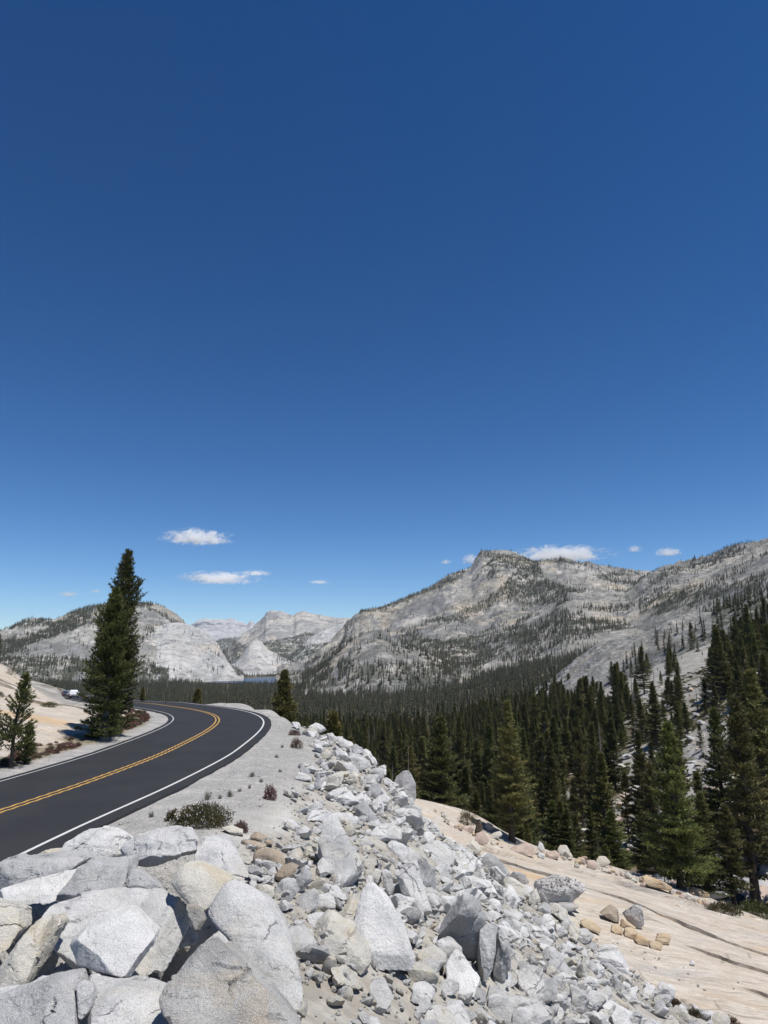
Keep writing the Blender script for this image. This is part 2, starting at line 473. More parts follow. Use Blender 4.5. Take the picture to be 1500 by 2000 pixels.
NEAR = [(0, -4, 2.7), (0, 0, 2.5), (-6, 0, 1.2), (6, 0, 0.2), (14, 4, -5.0), (-9, 6, 0.0), (-3.5, 6.5, 0.3), (1.5, 6, -0.4), (-5, 9.5, 0.0), (-2.4, 9, -0.1), (-6.3, 12, 0.0), (-3.4, 12.4, -0.1), (-5.0, 11.6, -1.5), (-4.4, 12.7, -1.5), (-3.4, 10.4, -1.2), (-4.2, 11.2, -1.6), (-6.6, 16, 0),
        (-4.6, 16, -0.02), (-6.2, 20, 0), (-3.8, 20, -0.05), (-6, 25, 0), (-3.8, 25, -0.05), (-6, 31, 0), (-4.0, 30, -0.08), (-6.2, 37, 0), (-4.6, 37, -0.06), (-6.9, 44, 0), (-5.6, 43, -0.05),
        (-7.6, 49, 0), (-6.4, 48, -0.08), (-8.6, 53, 0), (-7.6, 54.5, -0.08), (-10.4, 59, 0), (-9.3, 60.5, -0.08), (-13.2, 65, 0), (-12.4, 66.5, -0.08), (-17, 70.3, 0), (-16, 71.8, -0.1),
        # fill slope
        (-1.6, 9, -0.4), (0.5, 9, -1.5), (4, 9, -3.7), (9, 9, -6.2), (-1.9, 13, -0.45), (0, 13, -1.2), (4, 13, -3.5), (8, 13, -5.6), (12, 13, -7.0), (-2.4, 20, -0.5), (0, 20, -1.5), (4, 20, -3.9), (8, 20, -6.2), (11.5, 21, -7.3),
        (-2.8, 30, -0.6), (0, 30, -1.9), (4, 30, -4.6), (8, 30, -7.0), (-3.2, 37, -0.5), (0, 37, -2.4), (4, 36.5, -5.3), (-3.8, 41.5, -0.18), (-5.2, 46, -0.03), (-1.9, 41, -0.95), (0.2, 43.5, -2.8), (2.2, 42, -4.9),
        (-3.0, 50, -4.2), (0.5, 51, -6.2), (-6, 58, -3.4), (-9, 67, -4.2), (-13, 75, -5.0), (-19, 80, -4.6), (-25, 84, -3.2),
        # right-hand slab
        (12.47, 27, -8.16), (13, 28, -8.2), (9.83, 30, -7.76), (7.63, 36, -7.0), (4.0, 44, -6.5), (3, 56, -6.8), (3.0, 62, -7.3), (20.27, 40, -10.06), (14, 40, -8.5), (9, 45, -7.9), (9, 55, -9.3), (7.2, 65, -9.0), (11.3, 65, -11.24), (17, 62, -12.2),
        (23.24, 58, -13.08), (28, 50, -13.6), (20, 50, -11.4), (18, 22, -8.2), (16, 14, -7.4), (27, 30, -10.6), (30, 40, -12.4), (36, 46, -15.5), (24, 66, -15.5), (12, 74, -15), (4, 72, -12), (33, 58, -17),
        # left-hand slab
        (-14.6, 12, 0.2), (-16, 20, 0.3), (-14.6, 27, 0.0), (-14.3, 35, 0.02), (-15.2, 42, 0.05), (-16.2, 48, 0.05), (-18.5, 53, 0.1), (-22, 60, 0.1), (-18, 30, 0.35), (-22, 36, 0.95), (-19, 42, 0.6), (-25, 46, 1.2),
        (-22, 52, 0.75), (-25.6, 58, 0.45), (-30, 62, 0.75), (-34.4, 68, 1.3), (-43.3, 80, 3.75), (-33, 60, 1.5), (-38, 66, 2.7), (-28, 50, 1.5), (-45, 70, 4.4), (-60, 80, 6), (-40, 50, 3.2), (-30, 30, 2.2), (-40, 20, 4),
        (-27, 66, -0.3), (-33, 74, -0.7), (-39, 82, -0.2), (-30, 70, -0.5), (-48, 92, 0.9)]
_np = [(x, y) for x, y, z in NEAR]
_nv = [z for x, y, z in NEAR]
for u_ in (-500, -100, 60, 170, 300, 500, 750, 900, 1000, 1150, 1300, 1450, 1600, 2100):
    for Y_ in (96, 112, 132):
        x = (u_ - 750) / F * Y_
        _np.append((x, Y_))
        _nv.append(float(z_far(np.array([x]), np.array([Y_]))[0]))
near_tps = TPS(np.array(_np) / 10.0, _nv)

TOE = np.array([(5, 19), (15, 14.8), (22, 12.4), (27, 11.5), (30, 9.5), (36, 7.4), (41, 5.0), (46, 3.0), (52, 1.5), (60, -3), (75, -12)], float)
CREST = np.array([(0, 0.3), (5, -0.2), (9, -1.0), (13, -2.2), (16, -3.1), (20, -2.7), (30, -3.1), (37, -3.4), (41, -3.9), (48, -6.0), (54, -7.4), (60, -9.2), (67, -12.6), (75, -19)], float)
LEDGES = ([(22.0, 0.12), (26.0, 0.16), (29.2, 0.10), (33.4, 0.42), (37.0, 0.14), (40.3, 0.2), (44.0, 0.3), (47.2, 0.16), (50.0, 0.34), (53.0, 0.3), (56.5, 0.3), (60, 0.3)],
          [(26.5, 0.12), (30.5, 0.18), (34.0, 0.2), (38.2, 0.34), (42.5, 0.24), (46.5, 0.3), (51, 0.3), (56, 0.3), (62, 0.3)])
LDIR = ((0.55, 0.835), (0.30, 0.954))
def ledge_w(X, Y):
    return 2.0 * fbm2(X, Y, 11.0, 3, 205) + 0.34 * fbm2(X, Y, 2.0, 4, 203, 0.6)
def ledge_q(side, X, Y):
    b0, b1 = LDIR[side]
    return np.ravel(X) * b0 + np.ravel(Y) * b1 + ledge_w(X, Y)
def ledge_p(side, X, Y):
    b0, b1 = LDIR[side]
    return np.ravel(X) * b1 - np.ravel(Y) * b0

HOLES = [(-4.6, 14.7, 0.85, 2.2), (-4.0, 13.4, 0.9, 1.6), (-3.05, 12.2, 0.7, 1.4), (-2.7, 9.7, 0.6, 0.8)]
def zones(X, Y):
    X, Y = np.ravel(X), np.ravel(Y)
    s, zr = road_sd(X, Y)
    n1 = fbm2(X, Y, 2.2, 4, 3)
    n2 = fbm2(X, Y, 7.0, 3, 5)
    toe = np.interp(Y, TOE[:, 0], TOE[:, 1]) + 0.7 * n1
    crest = np.interp(Y, CREST[:, 0], CREST[:, 1]) + 0.45 * n1
    near = 1 - sstep(80, 100, np.hypot(X, Y))
    right = sstep(0, 1, s)
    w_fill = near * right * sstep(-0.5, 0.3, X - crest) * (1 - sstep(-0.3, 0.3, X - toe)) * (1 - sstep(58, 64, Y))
    w_shld = near * (s > 0) * (1 - sstep(-0.4, 0.6, X - crest))
    gdist = s + 0.5 * n1
    w_gravel = w_shld * (1 - sstep(6.2, 8.2, gdist)) + near * (s <= 0) * sstep(-5.0, -4.3, s + 0.35 * n1)
    w_dust = np.clip(np.maximum(w_fill, w_shld - w_gravel), 0, 1)
    slabR = near * (s > 0) * sstep(-0.3, 0.3, X - toe) * (1 - sstep(0, 5, Y - np.interp(X, [2, 7, 11, 17, 24, 28, 36], [62.5, 65, 65.5, 64, 61, 55, 46]) + 1.0 * n2))
    slabL = near * (s < -4.4) * sstep(4.6, 6.0, -s + 0.6 * n1)
    return s, zr, np.clip(w_fill, 0, 1), np.clip(w_gravel, 0, 1), w_dust, np.clip(slabR, 0, 1), np.clip(slabL, 0, 1), n1, n2

def zfun(X, Y, full=False):
    X = np.ravel(np.asarray(X, float))
    Y = np.ravel(np.asarray(Y, float))
    R = np.hypot(X, Y)
    w = sstep(84, 118, R)
    z = np.empty(len(X))
    a = w < 1
    if a.any():
        z[a] = near_tps(X[a] / 10.0, Y[a] / 10.0)
    if (w > 0).any():
        b = w > 0
        zf = z_far(X[b], Y[b])
        z[b] = np.where(a[b], z[b] * (1 - w[b]), 0) + zf * w[b]
    s, zr, wf, wg, wd, sR, sL, n1, n2 = zones(X, Y)
    # relief
    z += wf * (0.10 * n1 + 0.10 * fbm2(X, Y, 0.8, 3, 11))
    for side, w_ in ((0, sR), (1, sL)):
        q = ledge_q(side, X, Y)
        pa = ledge_p(side, X, Y)
        for kk, (qq, hh) in enumerate(LEDGES[side]):
            hv = 0.62 * hh * np.clip(0.38 + 0.9 * np.sin(pa * 0.21 + kk * 2.1) + 0.6 * np.sin(pa * 0.53 + kk) + 0.4 * np.sin(pa * 1.7 + kk * 3), 0.0, 1.7)
            z += w_ * hv * ((q > qq) - sstep(qq - 3.0, qq + 3.0, q))
    z += sR * (0.10 * n2 + 0.02 * n1)
    z += sL * (0.16 * n2)
    rough = sstep(75, 120, R)
    z += rough * (1.0 * fbm2(X, Y, 11, 4, 21, 0.55, True) + sstep(120, 600, R) * 5.0 * fbm2(X, Y, 70, 4, 22) * (1 - sstep(1400, 2000, R)))
    for hx, hy, hr, hd in HOLES:
        z -= hd * np.exp(-((X - hx) ** 2 + (Y - hy) ** 2) / hr ** 2)
    # the road bench
    flat = 1 - sstep(4.0, 5.6, np.abs(s))
    z = lerp(z, zr - 0.07 + 0.02 * n1, flat)
    # lake bed
    lk = (Y > 2000) & (Y < 3400)
    if lk.any():
        t = X[lk] / Y[lk]
        back = np.interp(t, [-0.262, -0.245, -0.225, -0.205, -0.19, -0.165, -0.135, -0.11], [2330, 2450, 2580, 2740, 2900, 3050, 3060, 2990])
        m_ = sstep(-0.275, -0.262, t) * (1 - sstep(-0.112, -0.104, t)) * sstep(2150, 2260, Y[lk]) * (1 - sstep(0, 60, Y[lk] - back))
        z[lk] = lerp(np.maximum(z[lk], -66.6), -72.0, m_)
    if full:
        return z, s, wf, wg, wd, sR, sL
    return z

def ground_z(x, y):
    return float(zfun([x], [y])[0])

_ts = np.concatenate([np.arange(6, 60, 0.15), np.arange(60, 300, 1.0)])
def hit(u, v):                                       # where the sight line of a photo pixel meets the ground
    d = ray(u, v)
    d = d / d[1]
    P = np.array([0, 0, CZ]) + d * _ts[:, None]
    g = zfun(P[:, 0], P[:, 1])
    k = np.argmax(P[:, 2] < g)
    if k == 0:
        return P[-1]
    a, b = P[k - 1], P[k]
    ga, gb = a[2] - g[k - 1], g[k] - b[2]
    return lerp(a, b, ga / (ga + gb + 1e-9))

def slab_attrs(me, V, s, sR, sL):
    X, Y = V[:, 0], V[:, 1]
    n = fbm2(X, Y, 1.5, 4, 41)
    org = np.exp(-(((X - 8.6) * 0.83 - (Y - 41.5) * 0.55) / 2.4) ** 2 - (((X - 8.6) * 0.55 + (Y - 41.5) * 0.83) / 1.3) ** 2)
    org = np.maximum(org, 0.9 * np.exp(-(((X + 21.5) * 0.95 - (Y - 43) * 0.30) / 5.0) ** 2 - (((X + 21.5) * 0.30 + (Y - 43) * 0.95) / 1.6) ** 2))
    attr(me, 'w_orange', np.maximum(sR, sL) * np.clip(sstep(0.25, 0.7, org + 0.25 * n), 0, 1) * 0.55)
    veg = (s < 0) * sstep(-6.6, -5.9, s + 0.8 * n) * (1 - sstep(-5.0, -4.4, s + 0.5 * n)) * (Y < 75)
    attr(me, 'w_veg', np.clip(veg * 0.85, 0, 1))

def build_slab(side, p0, p1, q0, q1):
    b0, b1 = LDIR[side]
    qs = [q0]
    marks = [q for q, h in LEDGES[side] if q0 < q < q1] + [q1]
    for m_ in marks:
        n = max(4, int((m_ - qs[-1]) / 0.22))
        qs += list(np.linspace(qs[-1], m_, n, endpoint=False)[1:])
        qs += [m_ - 0.012, m_ + 0.012]
    qs = np.array(qs)
    ps = np.arange(p0, p1, 0.16)
    Q, Pp = np.meshgrid(qs, ps, indexing='ij')
    q = Q.ravel().copy()
    pf = Pp.ravel()
    for _ in range(6):
        X = pf * b1 + q * b0
        Y = -pf * b0 + q * b1
        q = Q.ravel() - ledge_w(X, Y)
    X = pf * b1 + q * b0
    Y = -pf * b0 + q * b1
    z, s, wf, wg, wd, sR, sL = zfun(X, Y, True)
    w = (sR, sL)[side]
    # lips overhang a little
    z = z + 0.012 * fbm2(X, Y, 0.35, 3, 207) - 0.7 * (1 - w) ** 2
    V = np.stack([X, Y, z], 1)
    Fc = grid_faces(len(qs), len(ps))
    keep = (w[Fc].max(1) > 0.02)
    Fc = Fc[keep]
    used_ = np.unique(Fc)
    remap = np.zeros(len(V), int)
    remap[used_] = np.arange(len(used_))
    V, Fc, s, sR, sL, w = V[used_], remap[Fc], s[used_], sR[used_], sL[used_], w[used_]
    me = mesh_np('granite_slab', V, Fc[:, ::-1], True)
    me.set_sharp_from_angle(angle=math.radians(35))
    z0 = np.zeros(len(V))
    attr(me, 'w_pale', z0 + 1)
    attr(me, 'w_slab', np.ones(len(V)))
    attr(me, 'w_dust', z0)
    attr(me, 'w_fill', z0)
    attr(me, 'w_gravel', z0)
    slab_attrs(me, V, s, np.ones(len(V)), np.ones(len(V)))
    link('granite_slab', me, M_GROUND, kind='structure', label=('bare tan granite slab sloping down to the right of the rubble', 'bare cream granite slab rising left of the road')[side])

# ground sheet
def build_ground():
    ang = np.arctan(np.linspace(-0.95, 0.85, 540))
    rows = np.concatenate([np.exp(np.arange(math.log(4.0), math.log(9.0), 0.02)), np.exp(np.arange(math.log(9.0), math.log(74), 0.0055)),
                           np.exp(np.arange(math.log(74), math.log(700), 0.016)), np.exp(np.arange(math.log(700), math.log(9000), 0.035))])
    tanx = np.tan(ang)
    Yg, Tg = np.meshgrid(rows, tanx, indexing='ij')
    Xg = Yg * Tg
    z, s, wf, wg, wd, sR, sL = zfun(Xg, Yg, True)
    z = z - 0.55 * np.maximum(sR, sL) ** 2                # the bare sheets below lie on top of this
    V = np.stack([Xg.ravel(), Yg.ravel(), z], 1)
    me = mesh_np('ground', V, grid_faces(len(rows), len(tanx)), True)
    R = np.hypot(V[:, 0], V[:, 1])
    u = 750 + F * V[:, 0] / V[:, 1]
    # granite showing through the wood: more of it on the right-hand hillside
    pale = fbm2(V[:, 0], V[:, 1], 26, 5, 31, 0.6)
    bias = (lerp(-0.55, 0.3, sstep(930, 1250, u)) - 0.4 * sstep(1350, 1440, u)) + 0.5 * sstep(330, 480, R) * sstep(1080, 1200, u) * (1 - sstep(760, 900, R))
    bias = np.where(u < 260, 0.25 * (1 - sstep(330, 420, R)) - 0.3 * sstep(330, 420, R), bias)
    wp = sstep(-0.06, 0.10, pale + bias)
    wp = np.maximum(wp, 1 - sstep(70, 84, R))
    attr(me, 'w_pale', wp)
    attr(me, 'w_slab', np.maximum(sR, sL))
    attr(me, 'w_dust', wd)
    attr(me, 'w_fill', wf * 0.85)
    attr(me, 'w_gravel', wg)
    slab_attrs(me, V, s, sR, sL)
    o = link('ground', me, M_GROUND, kind='structure')
build_ground()
build_slab(0, -42, 27, 17, 66)
build_slab(1, -72, -15, 15, 66)

# ------------------------------------------------------------------ road
def asphalt():
    m = NT('asphalt')
    P = m.n('NewGeometry').outputs['Position']
    col = m.mix(m.map(m.noise(P, 0.5, 5, 0.6), 0.35, 0.65), (0.020, 0.020, 0.0225), (0.026, 0.026, 0.028))
    col = m.mix(m.map(m.noise(P, 55, 3, 0.75), 0.5, 0.7, 0, 0.5), col, (0.05, 0.05, 0.052))
    m.put(m.b.inputs['Base Color'], col)
    m.b.inputs['Roughness'].default_value = 0.85
    m.b.inputs['Specular IOR Level'].default_value = 0.25
    m.put(m.b.inputs['Normal'], m.bump(m.noise(P, 60, 4, 0.7), 0.5, 0.012))
    return m.m

def paint(name, c):
    m = NT(name)
    P = m.n('NewGeometry').outputs['Position']
    col = m.mix(m.map(m.noise(P, 16, 5, 0.7), 0.52, 0.72, 0, 0.55), c, (0.07, 0.07, 0.07))
    m.put(m.b.inputs['Base Color'], col)
    m.b.inputs['Roughness'].default_value = 0.7
    return m.m

def strip(offs_l, offs_r, dz, i0=0, i1=None, skirt=0.0, jag=None, step=1):
    idx = np.arange(i0, len(RC) if i1 is None else i1, step)
    C, Nn = RC[idx], RN[idx]
    a = np.broadcast_to(offs_l, (len(idx),)).copy()
    b = np.broadcast_to(offs_r, (len(idx),)).copy()
    if jag is not None:
        a += jag[0][idx]
        b += jag[1][idx]
    def row(o, z):
        return np.stack([C[:, 0] + Nn[:, 0] * o, C[:, 1] + Nn[:, 1] * o, C[:, 2] + z], 1)
    rows = [row(a, dz), row(b, dz)]
    if skirt:
        rows = [row(a - 0.05, dz - skirt)] + rows + [row(b + 0.05, dz - skirt)]
    V = np.stack(rows, 1)
    nc = V.shape[1]
    return V.reshape(-1, 3), grid_faces(len(idx), nc)

_w = fbm2(RS, RS * 0, 1.1, 4, 77)
_w2 = fbm2(RS, RS * 0 + 9, 1.1, 4, 78)
V, Fc = strip(-3.45, 3.72, 0.0, skirt=0.22, jag=(0.05 * _w, 0.07 * _w2), step=2)
road = link('road', mesh_np('road', V, Fc), asphalt(), kind='structure')
M_WHITE = paint('paint_white', (0.52, 0.52, 0.50))
M_YELLOW = paint('paint_yellow', (0.46, 0.275, 0.075))
jw = (0.006 * _w, 0.006 * _w2)
for off, hw in ((3.20, 0.05), (-3.13, 0.027)):
    V, Fc = strip(off - hw, off + hw, 0.004, jag=jw)
    link('edge_line', mesh_np('edge_line', V, Fc), M_WHITE, road)
# twin centre lines, their edges bitten by the milled rumble grooves
saw = np.abs(((RS / 0.6) % 1.0) - 0.5) * 2
j1 = (0.045 * (saw - 0.5) + 0.01 * _w, 0.045 * (saw - 0.5) + 0.01 * _w2)
j2 = (-0.045 * (saw - 0.5) + 0.01 * _w2, -0.045 * (saw - 0.5) + 0.01 * _w)
for off, jj in ((0.12, j1), (-0.12, j2)):
    V, Fc = strip(off - 0.042, off + 0.042, 0.004, jag=jj)
    link('centre_line', mesh_np('centre_line', V, Fc), M_YELLOW, road)
# lay-by where the cars stand
_x = np.linspace(-71, -58.5, 26)
_y = np.linspace(137, 156, 30)
Yg, Xg = np.meshgrid(_y, _x, indexing='ij')
zz = lerp(-3.05, -3.75, (Yg - 137) / 19)
layby = link('lay_by', mesh_np('lay_by', np.stack([Xg.ravel(), Yg.ravel(), zz.ravel() + 0.004], 1), grid_faces(30, 26)), asphalt(), kind='structure')

# ------------------------------------------------------------------ lake
def lake():
    m = NT('lake_water')
    P = m.n('NewGeometry').outputs['Position']
    m.b.inputs['Base Color'].default_value = (0.006, 0.028, 0.07, 1)
    m.b.inputs['Roughness'].default_value = 0.25
    m.b.inputs['Specular IOR Level'].default_value = 0.3
    m.put(m.b.inputs['Normal'], m.bump(m.noise(m.scaled(P, (1, 0.4, 1)), 0.3, 5, 0.65), 0.6, 1.0))
    edge = [(-0.262, 2330), (-0.238, 2290), (-0.2, 2260), (-0.15, 2250), (-0.112, 2260), (-0.108, 2600), (-0.112, 2990), (-0.135, 3060), (-0.165, 3050), (-0.19, 2900), (-0.205, 2740), (-0.225, 2580), (-0.245, 2450)]
    c = np.mean([(t * y, y) for t, y in edge], axis=0)
    E = catmull([(t * y, y, -67.0) for t, y in edge] + [(edge[0][0] * edge[0][1], edge[0][1], -67.0)], 6)
    V = np.vstack([[c[0], c[1], -67.0], E])
    n = len(E)
    Fc = np.stack([np.zeros(n - 1, int), np.arange(1, n), np.arange(2, n + 1)], 1)
    link('lake', mesh_np('lake', V, Fc), m.m, kind='structure')
lake()

# ------------------------------------------------------------------ mountains
MOUNT = []
def mountain(name, crest, D, foot, zfoot, shape=0.8, rough=1.0, mat=None, label=None, rows=150, du=3.0, seed=0, veg=None, back=0.5):
    """crest: (column, row) skyline; D: (column, distance) of that crest; foot: (column, distance) where its face begins."""
    cu = np.arange(crest[0][0], crest[-1][0] + du, du)
    cv = np.interp(cu, [p[0] for p in crest], [p[1] for p in crest])
    Dc = np.interp(cu, [p[0] for p in D], [p[1] for p in D])
    Fo = np.interp(cu, [p[0] for p in foot], [p[1] for p in foot])
    Zf = np.interp(cu, [p[0] for p in zfoot], [p[1] for p in zfoot])
    # bearing of the pixel on the crest
    dx, dy = (cu - 750) / F, (cv - 1000) / F
    c, s = math.cos(TH), math.sin(TH)
    tanb = dx / (c + s * dy)
    Zc = CZ + Dc * (s - c * dy) / (c + s * dy)
    t = np.concatenate([np.linspace(-0.12, 0.9, rows), np.linspace(0.9, 1.0, 24)[1:], np.linspace(1.0, 1 + back, 26)[1:]])
    T, J = np.meshgrid(t, np.arange(len(cu)), indexing='ij')
    Y = Fo[J] + (Dc - Fo)[J] * T
    X = Y * tanb[J]
    sh = np.interp(cu, [p[0] for p in shape], [p[1] for p in shape])[J] if isinstance(shape, list) else shape
    g = np.where(T < 0, T * 0.6, np.where(T <= 1, np.clip(T, 0, 1) ** sh, 1 - ((np.maximum(T, 1) - 1) / back) ** 1.4 * 1.1))
    H = (Zc - Zf)[J]
    Z = Zf[J] + H * g
    x, y = X.ravel(), Y.ravel()
    amp = (np.clip(T, 0, 1) * (1 - 0.86 * sstep(0.75, 1.0, T)) * (T <= 1) + 0.14 * (T > 1)).ravel() * rough
    L = float(np.mean(np.maximum(Dc - Fo, 200)))
    hm = float(np.mean(np.abs(H)))
    nz = 0.55 * fbm2(x, y, L * 0.28, 5, 50 + seed, 0.5) + 0.45 * fbm2(x, y, L * 0.13, 5, 60 + seed, 0.55, True)
    nf = fbm2(x, y, L * 0.03, 4, 70 + seed, 0.6, True)
    z = Z.ravel() + amp * hm * (0.36 * nz + 0.075 * nf)
    z += (T <= 1).ravel() * sstep(0.8, 1.0, T).ravel() * hm * 0.006 * rough * fbm2(x, y, L * 0.02, 3, 90 + seed, 0.6)
    V = np.stack([x, y, z], 1)
    me = mesh_np(name, V, grid_faces(len(t), len(cu)), True)
    u, v = proj(V)
    w = np.zeros(len(V))
    if veg is not None:
        for poly, dens in veg:
            w = np.where(in_poly(u, v, poly), dens, w)
    attr(me, 'w_veg', w)
    o = link(name, me, mat, kind='structure')
    if label:
        o['label'] = label
    MOUNT.append(dict(o=o, V=V.reshape(len(t), len(cu), 3), T=T, veg=veg))
    return o

M_ROCK = mountain_material('mountain_granite', (0.43, 0.415, 0.38), (0.23, 0.227, 0.222), (0.48, 0.42, 0.34))
M_ROCK_R = mountain_material('mountain_granite_warm', (0.43, 0.405, 0.365), (0.20, 0.197, 0.195), (0.51, 0.435, 0.335))
M_DOME = mountain_material('dome_granite', (0.50, 0.49, 0.47), (0.38, 0.375, 0.37), (0.52, 0.46, 0.39), 0.8)
M_FAR = mountain_material('far_peak_rock', (0.46, 0.45, 0.45), (0.34, 0.335, 0.34), (0.50, 0.47, 0.43), 3.0)

ALLV = lambda d: [([(-900, 900), (2600, 900), (2600, 1700), (-900, 1700)], d)]
mountain('far_peaks', [(300, 1240), (340, 1236), (372, 1222), (388, 1213), (400, 1209), (415, 1212), (430, 1210), (442, 1211), (452, 1208), (462, 1214), (476, 1216), (482, 1219), (490, 1212), (498, 1218), (520, 1226), (560, 1236), (700, 1240)],
         [(300, 14000), (700, 13000)], [(300, 9500), (700, 9500)], [(300, 120), (700, 150)], 1.1, 1.2, M_FAR, 'pale distant peaks with snow patches at the valley head', 110, 2.0, 1, ALLV(0.0))
mountain('far_wooded_hill', [(380, 1262), (420, 1252), (440, 1247), (460, 1246), (480, 1249), (520, 1256), (600, 1262)], [(380, 9000), (600, 9000)], [(380, 6500), (600, 6500)], [(380, -40), (600, -40)], 0.9, 0.6, M_FAR, None, 60, 3.0, 2, ALLV(1.0))
mountain('grey_domes', [(430, 1290), (452, 1268), (466, 1250), (490, 1236), (505, 1224), (516, 1212), (520, 1204), (530, 1200), (548, 1198), (562, 1202), (573, 1204), (580, 1197), (592, 1194), (606, 1198), (625, 1202), (650, 1205), (688, 1208), (730, 1214), (800, 1225)],
         [(430, 6000), (520, 6400), (600, 6600), (800, 6200)], [(430, 4600), (800, 4600)], [(430, -50), (800, -30)], [(430, 0.7), (560, 0.55), (800, 0.6)], 0.9, M_ROCK, 'smooth grey domes on the skyline behind the lake', 140, 2.0, 3,
         [([(430, 1240), (480, 1262), (540, 1250), (600, 1236), (720, 1236), (720, 1330), (430, 1330)], 1.0), ([(580, 1246), (620, 1236), (690, 1212), (690, 1219), (640, 1240), (590, 1256)], 0.9)])
mountain('pale_slab_dome', [(560, 1290), (575, 1272), (590, 1258), (610, 1242), (630, 1232), (655, 1222), (680, 1215), (700, 1216), (730, 1235), (760, 1270)], [(560, 5000), (760, 4600)], [(560, 4100), (760, 4100)], [(560, -50), (760, -40)], 0.7, 0.7, M_DOME, 'pale granite slope left of the big peak', 90, 2.0, 4,
         [([(540, 1254), (600, 1262), (660, 1250), (720, 1240), (760, 1260), (760, 1330), (540, 1330)], 1.0)])
mountain('small_dome', [(440, 1303), (458, 1296), (466, 1288), (474, 1277), (482, 1264), (488, 1256), (495, 1252), (503, 1251), (511, 1254), (519, 1264), (526, 1271), (538, 1276), (548, 1281), (562, 1288), (580, 1300)], [(440, 4000), (580, 4000)], [(440, 3500), (580, 3500)], [(440, -55), (580, -55)], 0.55, 0.7, M_DOME, 'small rounded pale dome beyond the lake', 80, 1.5, 5,
         [([(530, 1278), (580, 1278), (580, 1310), (530, 1300)], 0.3)])
LEFTV = [([(-300, 1180), (400, 1180), (400, 1330), (-300, 1330)], 0.4), ([(-300, 1235), (0, 1255), (60, 1243), (110, 1216), (176, 1190), (178, 1214), (130, 1236), (60, 1258), (0, 1282), (-300, 1290)], 1.0),
         ([(-300, 1225), (30, 1222), (45, 1213), (100, 1212), (100, 1217), (40, 1226), (-300, 1245)], 0.9), ([(130, 1202), (180, 1180), (260, 1174), (300, 1176), (300, 1184), (180, 1192), (140, 1208)], 0.8),
         ([(-300, 1290), (40, 1283), (170, 1286), (330, 1296), (350, 1330), (-300, 1345)], 1.0), ([(270, 1185), (360, 1200), (370, 1220), (330, 1222), (270, 1215)], 0.3), ([(300, 1225), (480, 1240), (480, 1330), (360, 1300)], 0.05)]
mountain('left_mountain', [(-320, 1262), (-160, 1250), (-60, 1240), (0, 1234), (22, 1229), (36, 1219), (50, 1214), (75, 1212), (98, 1213), (112, 1209), (132, 1200), (160, 1190), (180, 1185), (215, 1181), (250, 1178), (285, 1177), (300, 1180), (318, 1184), (334, 1193), (348, 1201), (358, 1211), (364, 1219), (380, 1240), (410, 1275)],
         [(-320, 3000), (0, 3100), (280, 3200), (410, 3100)], [(-320, 1900), (0, 2000), (300, 2300), (410, 2500)], [(-320, -50), (410, -60)], 0.75, 1.0, M_ROCK, 'broad granite mountain with scattered trees on the left', 150, 2.5, 6, LEFTV)
mountain('lakeside_dome', [(215, 1300), (240, 1268), (270, 1240), (300, 1224), (330, 1217), (352, 1217), (372, 1222), (392, 1230), (408, 1240), (420, 1251), (430, 1262), (438, 1276), (446, 1290), (455, 1304), (466, 1316), (476, 1323)], [(215, 2750), (350, 2800), (476, 2650)], [(215, 2300), (330, 2330), (476, 2560)], [(215, -60), (476, -67)], [(215, 0.8), (350, 0.72), (476, 0.8)], 0.85, M_DOME, 'pale bare dome dropping to the lake', 130, 1.5, 7,
         [([(200, 1240), (480, 1225), (480, 1330), (200, 1330)], 0.10), ([(430, 1268), (440, 1268), (478, 1318), (466, 1322)], 0.8), ([(200, 1288), (290, 1296), (350, 1310), (345, 1335), (200, 1335)], 1.0), ([(330, 1312), (420, 1305), (440, 1326), (330, 1335)], 0.35)])
TENV = [([(500, 1000), (2200, 900), (2200, 1400), (500, 1400)], 0.45),
        ([(700, 1190), (760, 1180), (830, 1150), (860, 1130), (920, 1108), (918, 1120), (860, 1150), (820, 1162), (760, 1192), (705, 1198)], 0.75),
        ([(950, 1078), (1035, 1093), (1058, 1105), (1062, 1130), (1110, 1150), (1105, 1178), (1040, 1184), (960, 1176), (985, 1140), (1005, 1118), (960, 1100)], 0.9),
        ([(990, 1140), (930, 1180), (860, 1212), (850, 1222), (900, 1216), (960, 1190)], 0.7),
        ([(560, 1330), (640, 1290), (690, 1262), (730, 1254), (790, 1270), (850, 1290), (880, 1340), (560, 1345)], 0.75),
        ([(800, 1245), (860, 1250), (940, 1240), (1000, 1225), (1130, 1206), (1210, 1214), (1245, 1226), (1110, 1243), (1000, 1262), (960, 1290), (900, 1340), (850, 1340), (850, 1285), (780, 1260)], 1.0),
        ([(1250, 1170), (1290, 1160), (1400, 1145), (1520, 1112), (1700, 1080), (1700, 1110), (1520, 1138), (1400, 1168), (1275, 1204), (1245, 1196)], 1.0),
        ([(1340, 1145), (1420, 1140), (1430, 1150), (1350, 1156)], 0.8),
        ([(1050, 1098), (1160, 1106), (1200, 1118), (1150, 1128), (1060, 1118)], 0.08), ([(880, 1150), (935, 1090), (960, 1110), (920, 1165), (820, 1215), (740, 1235), (800, 1200)], 0.08)]
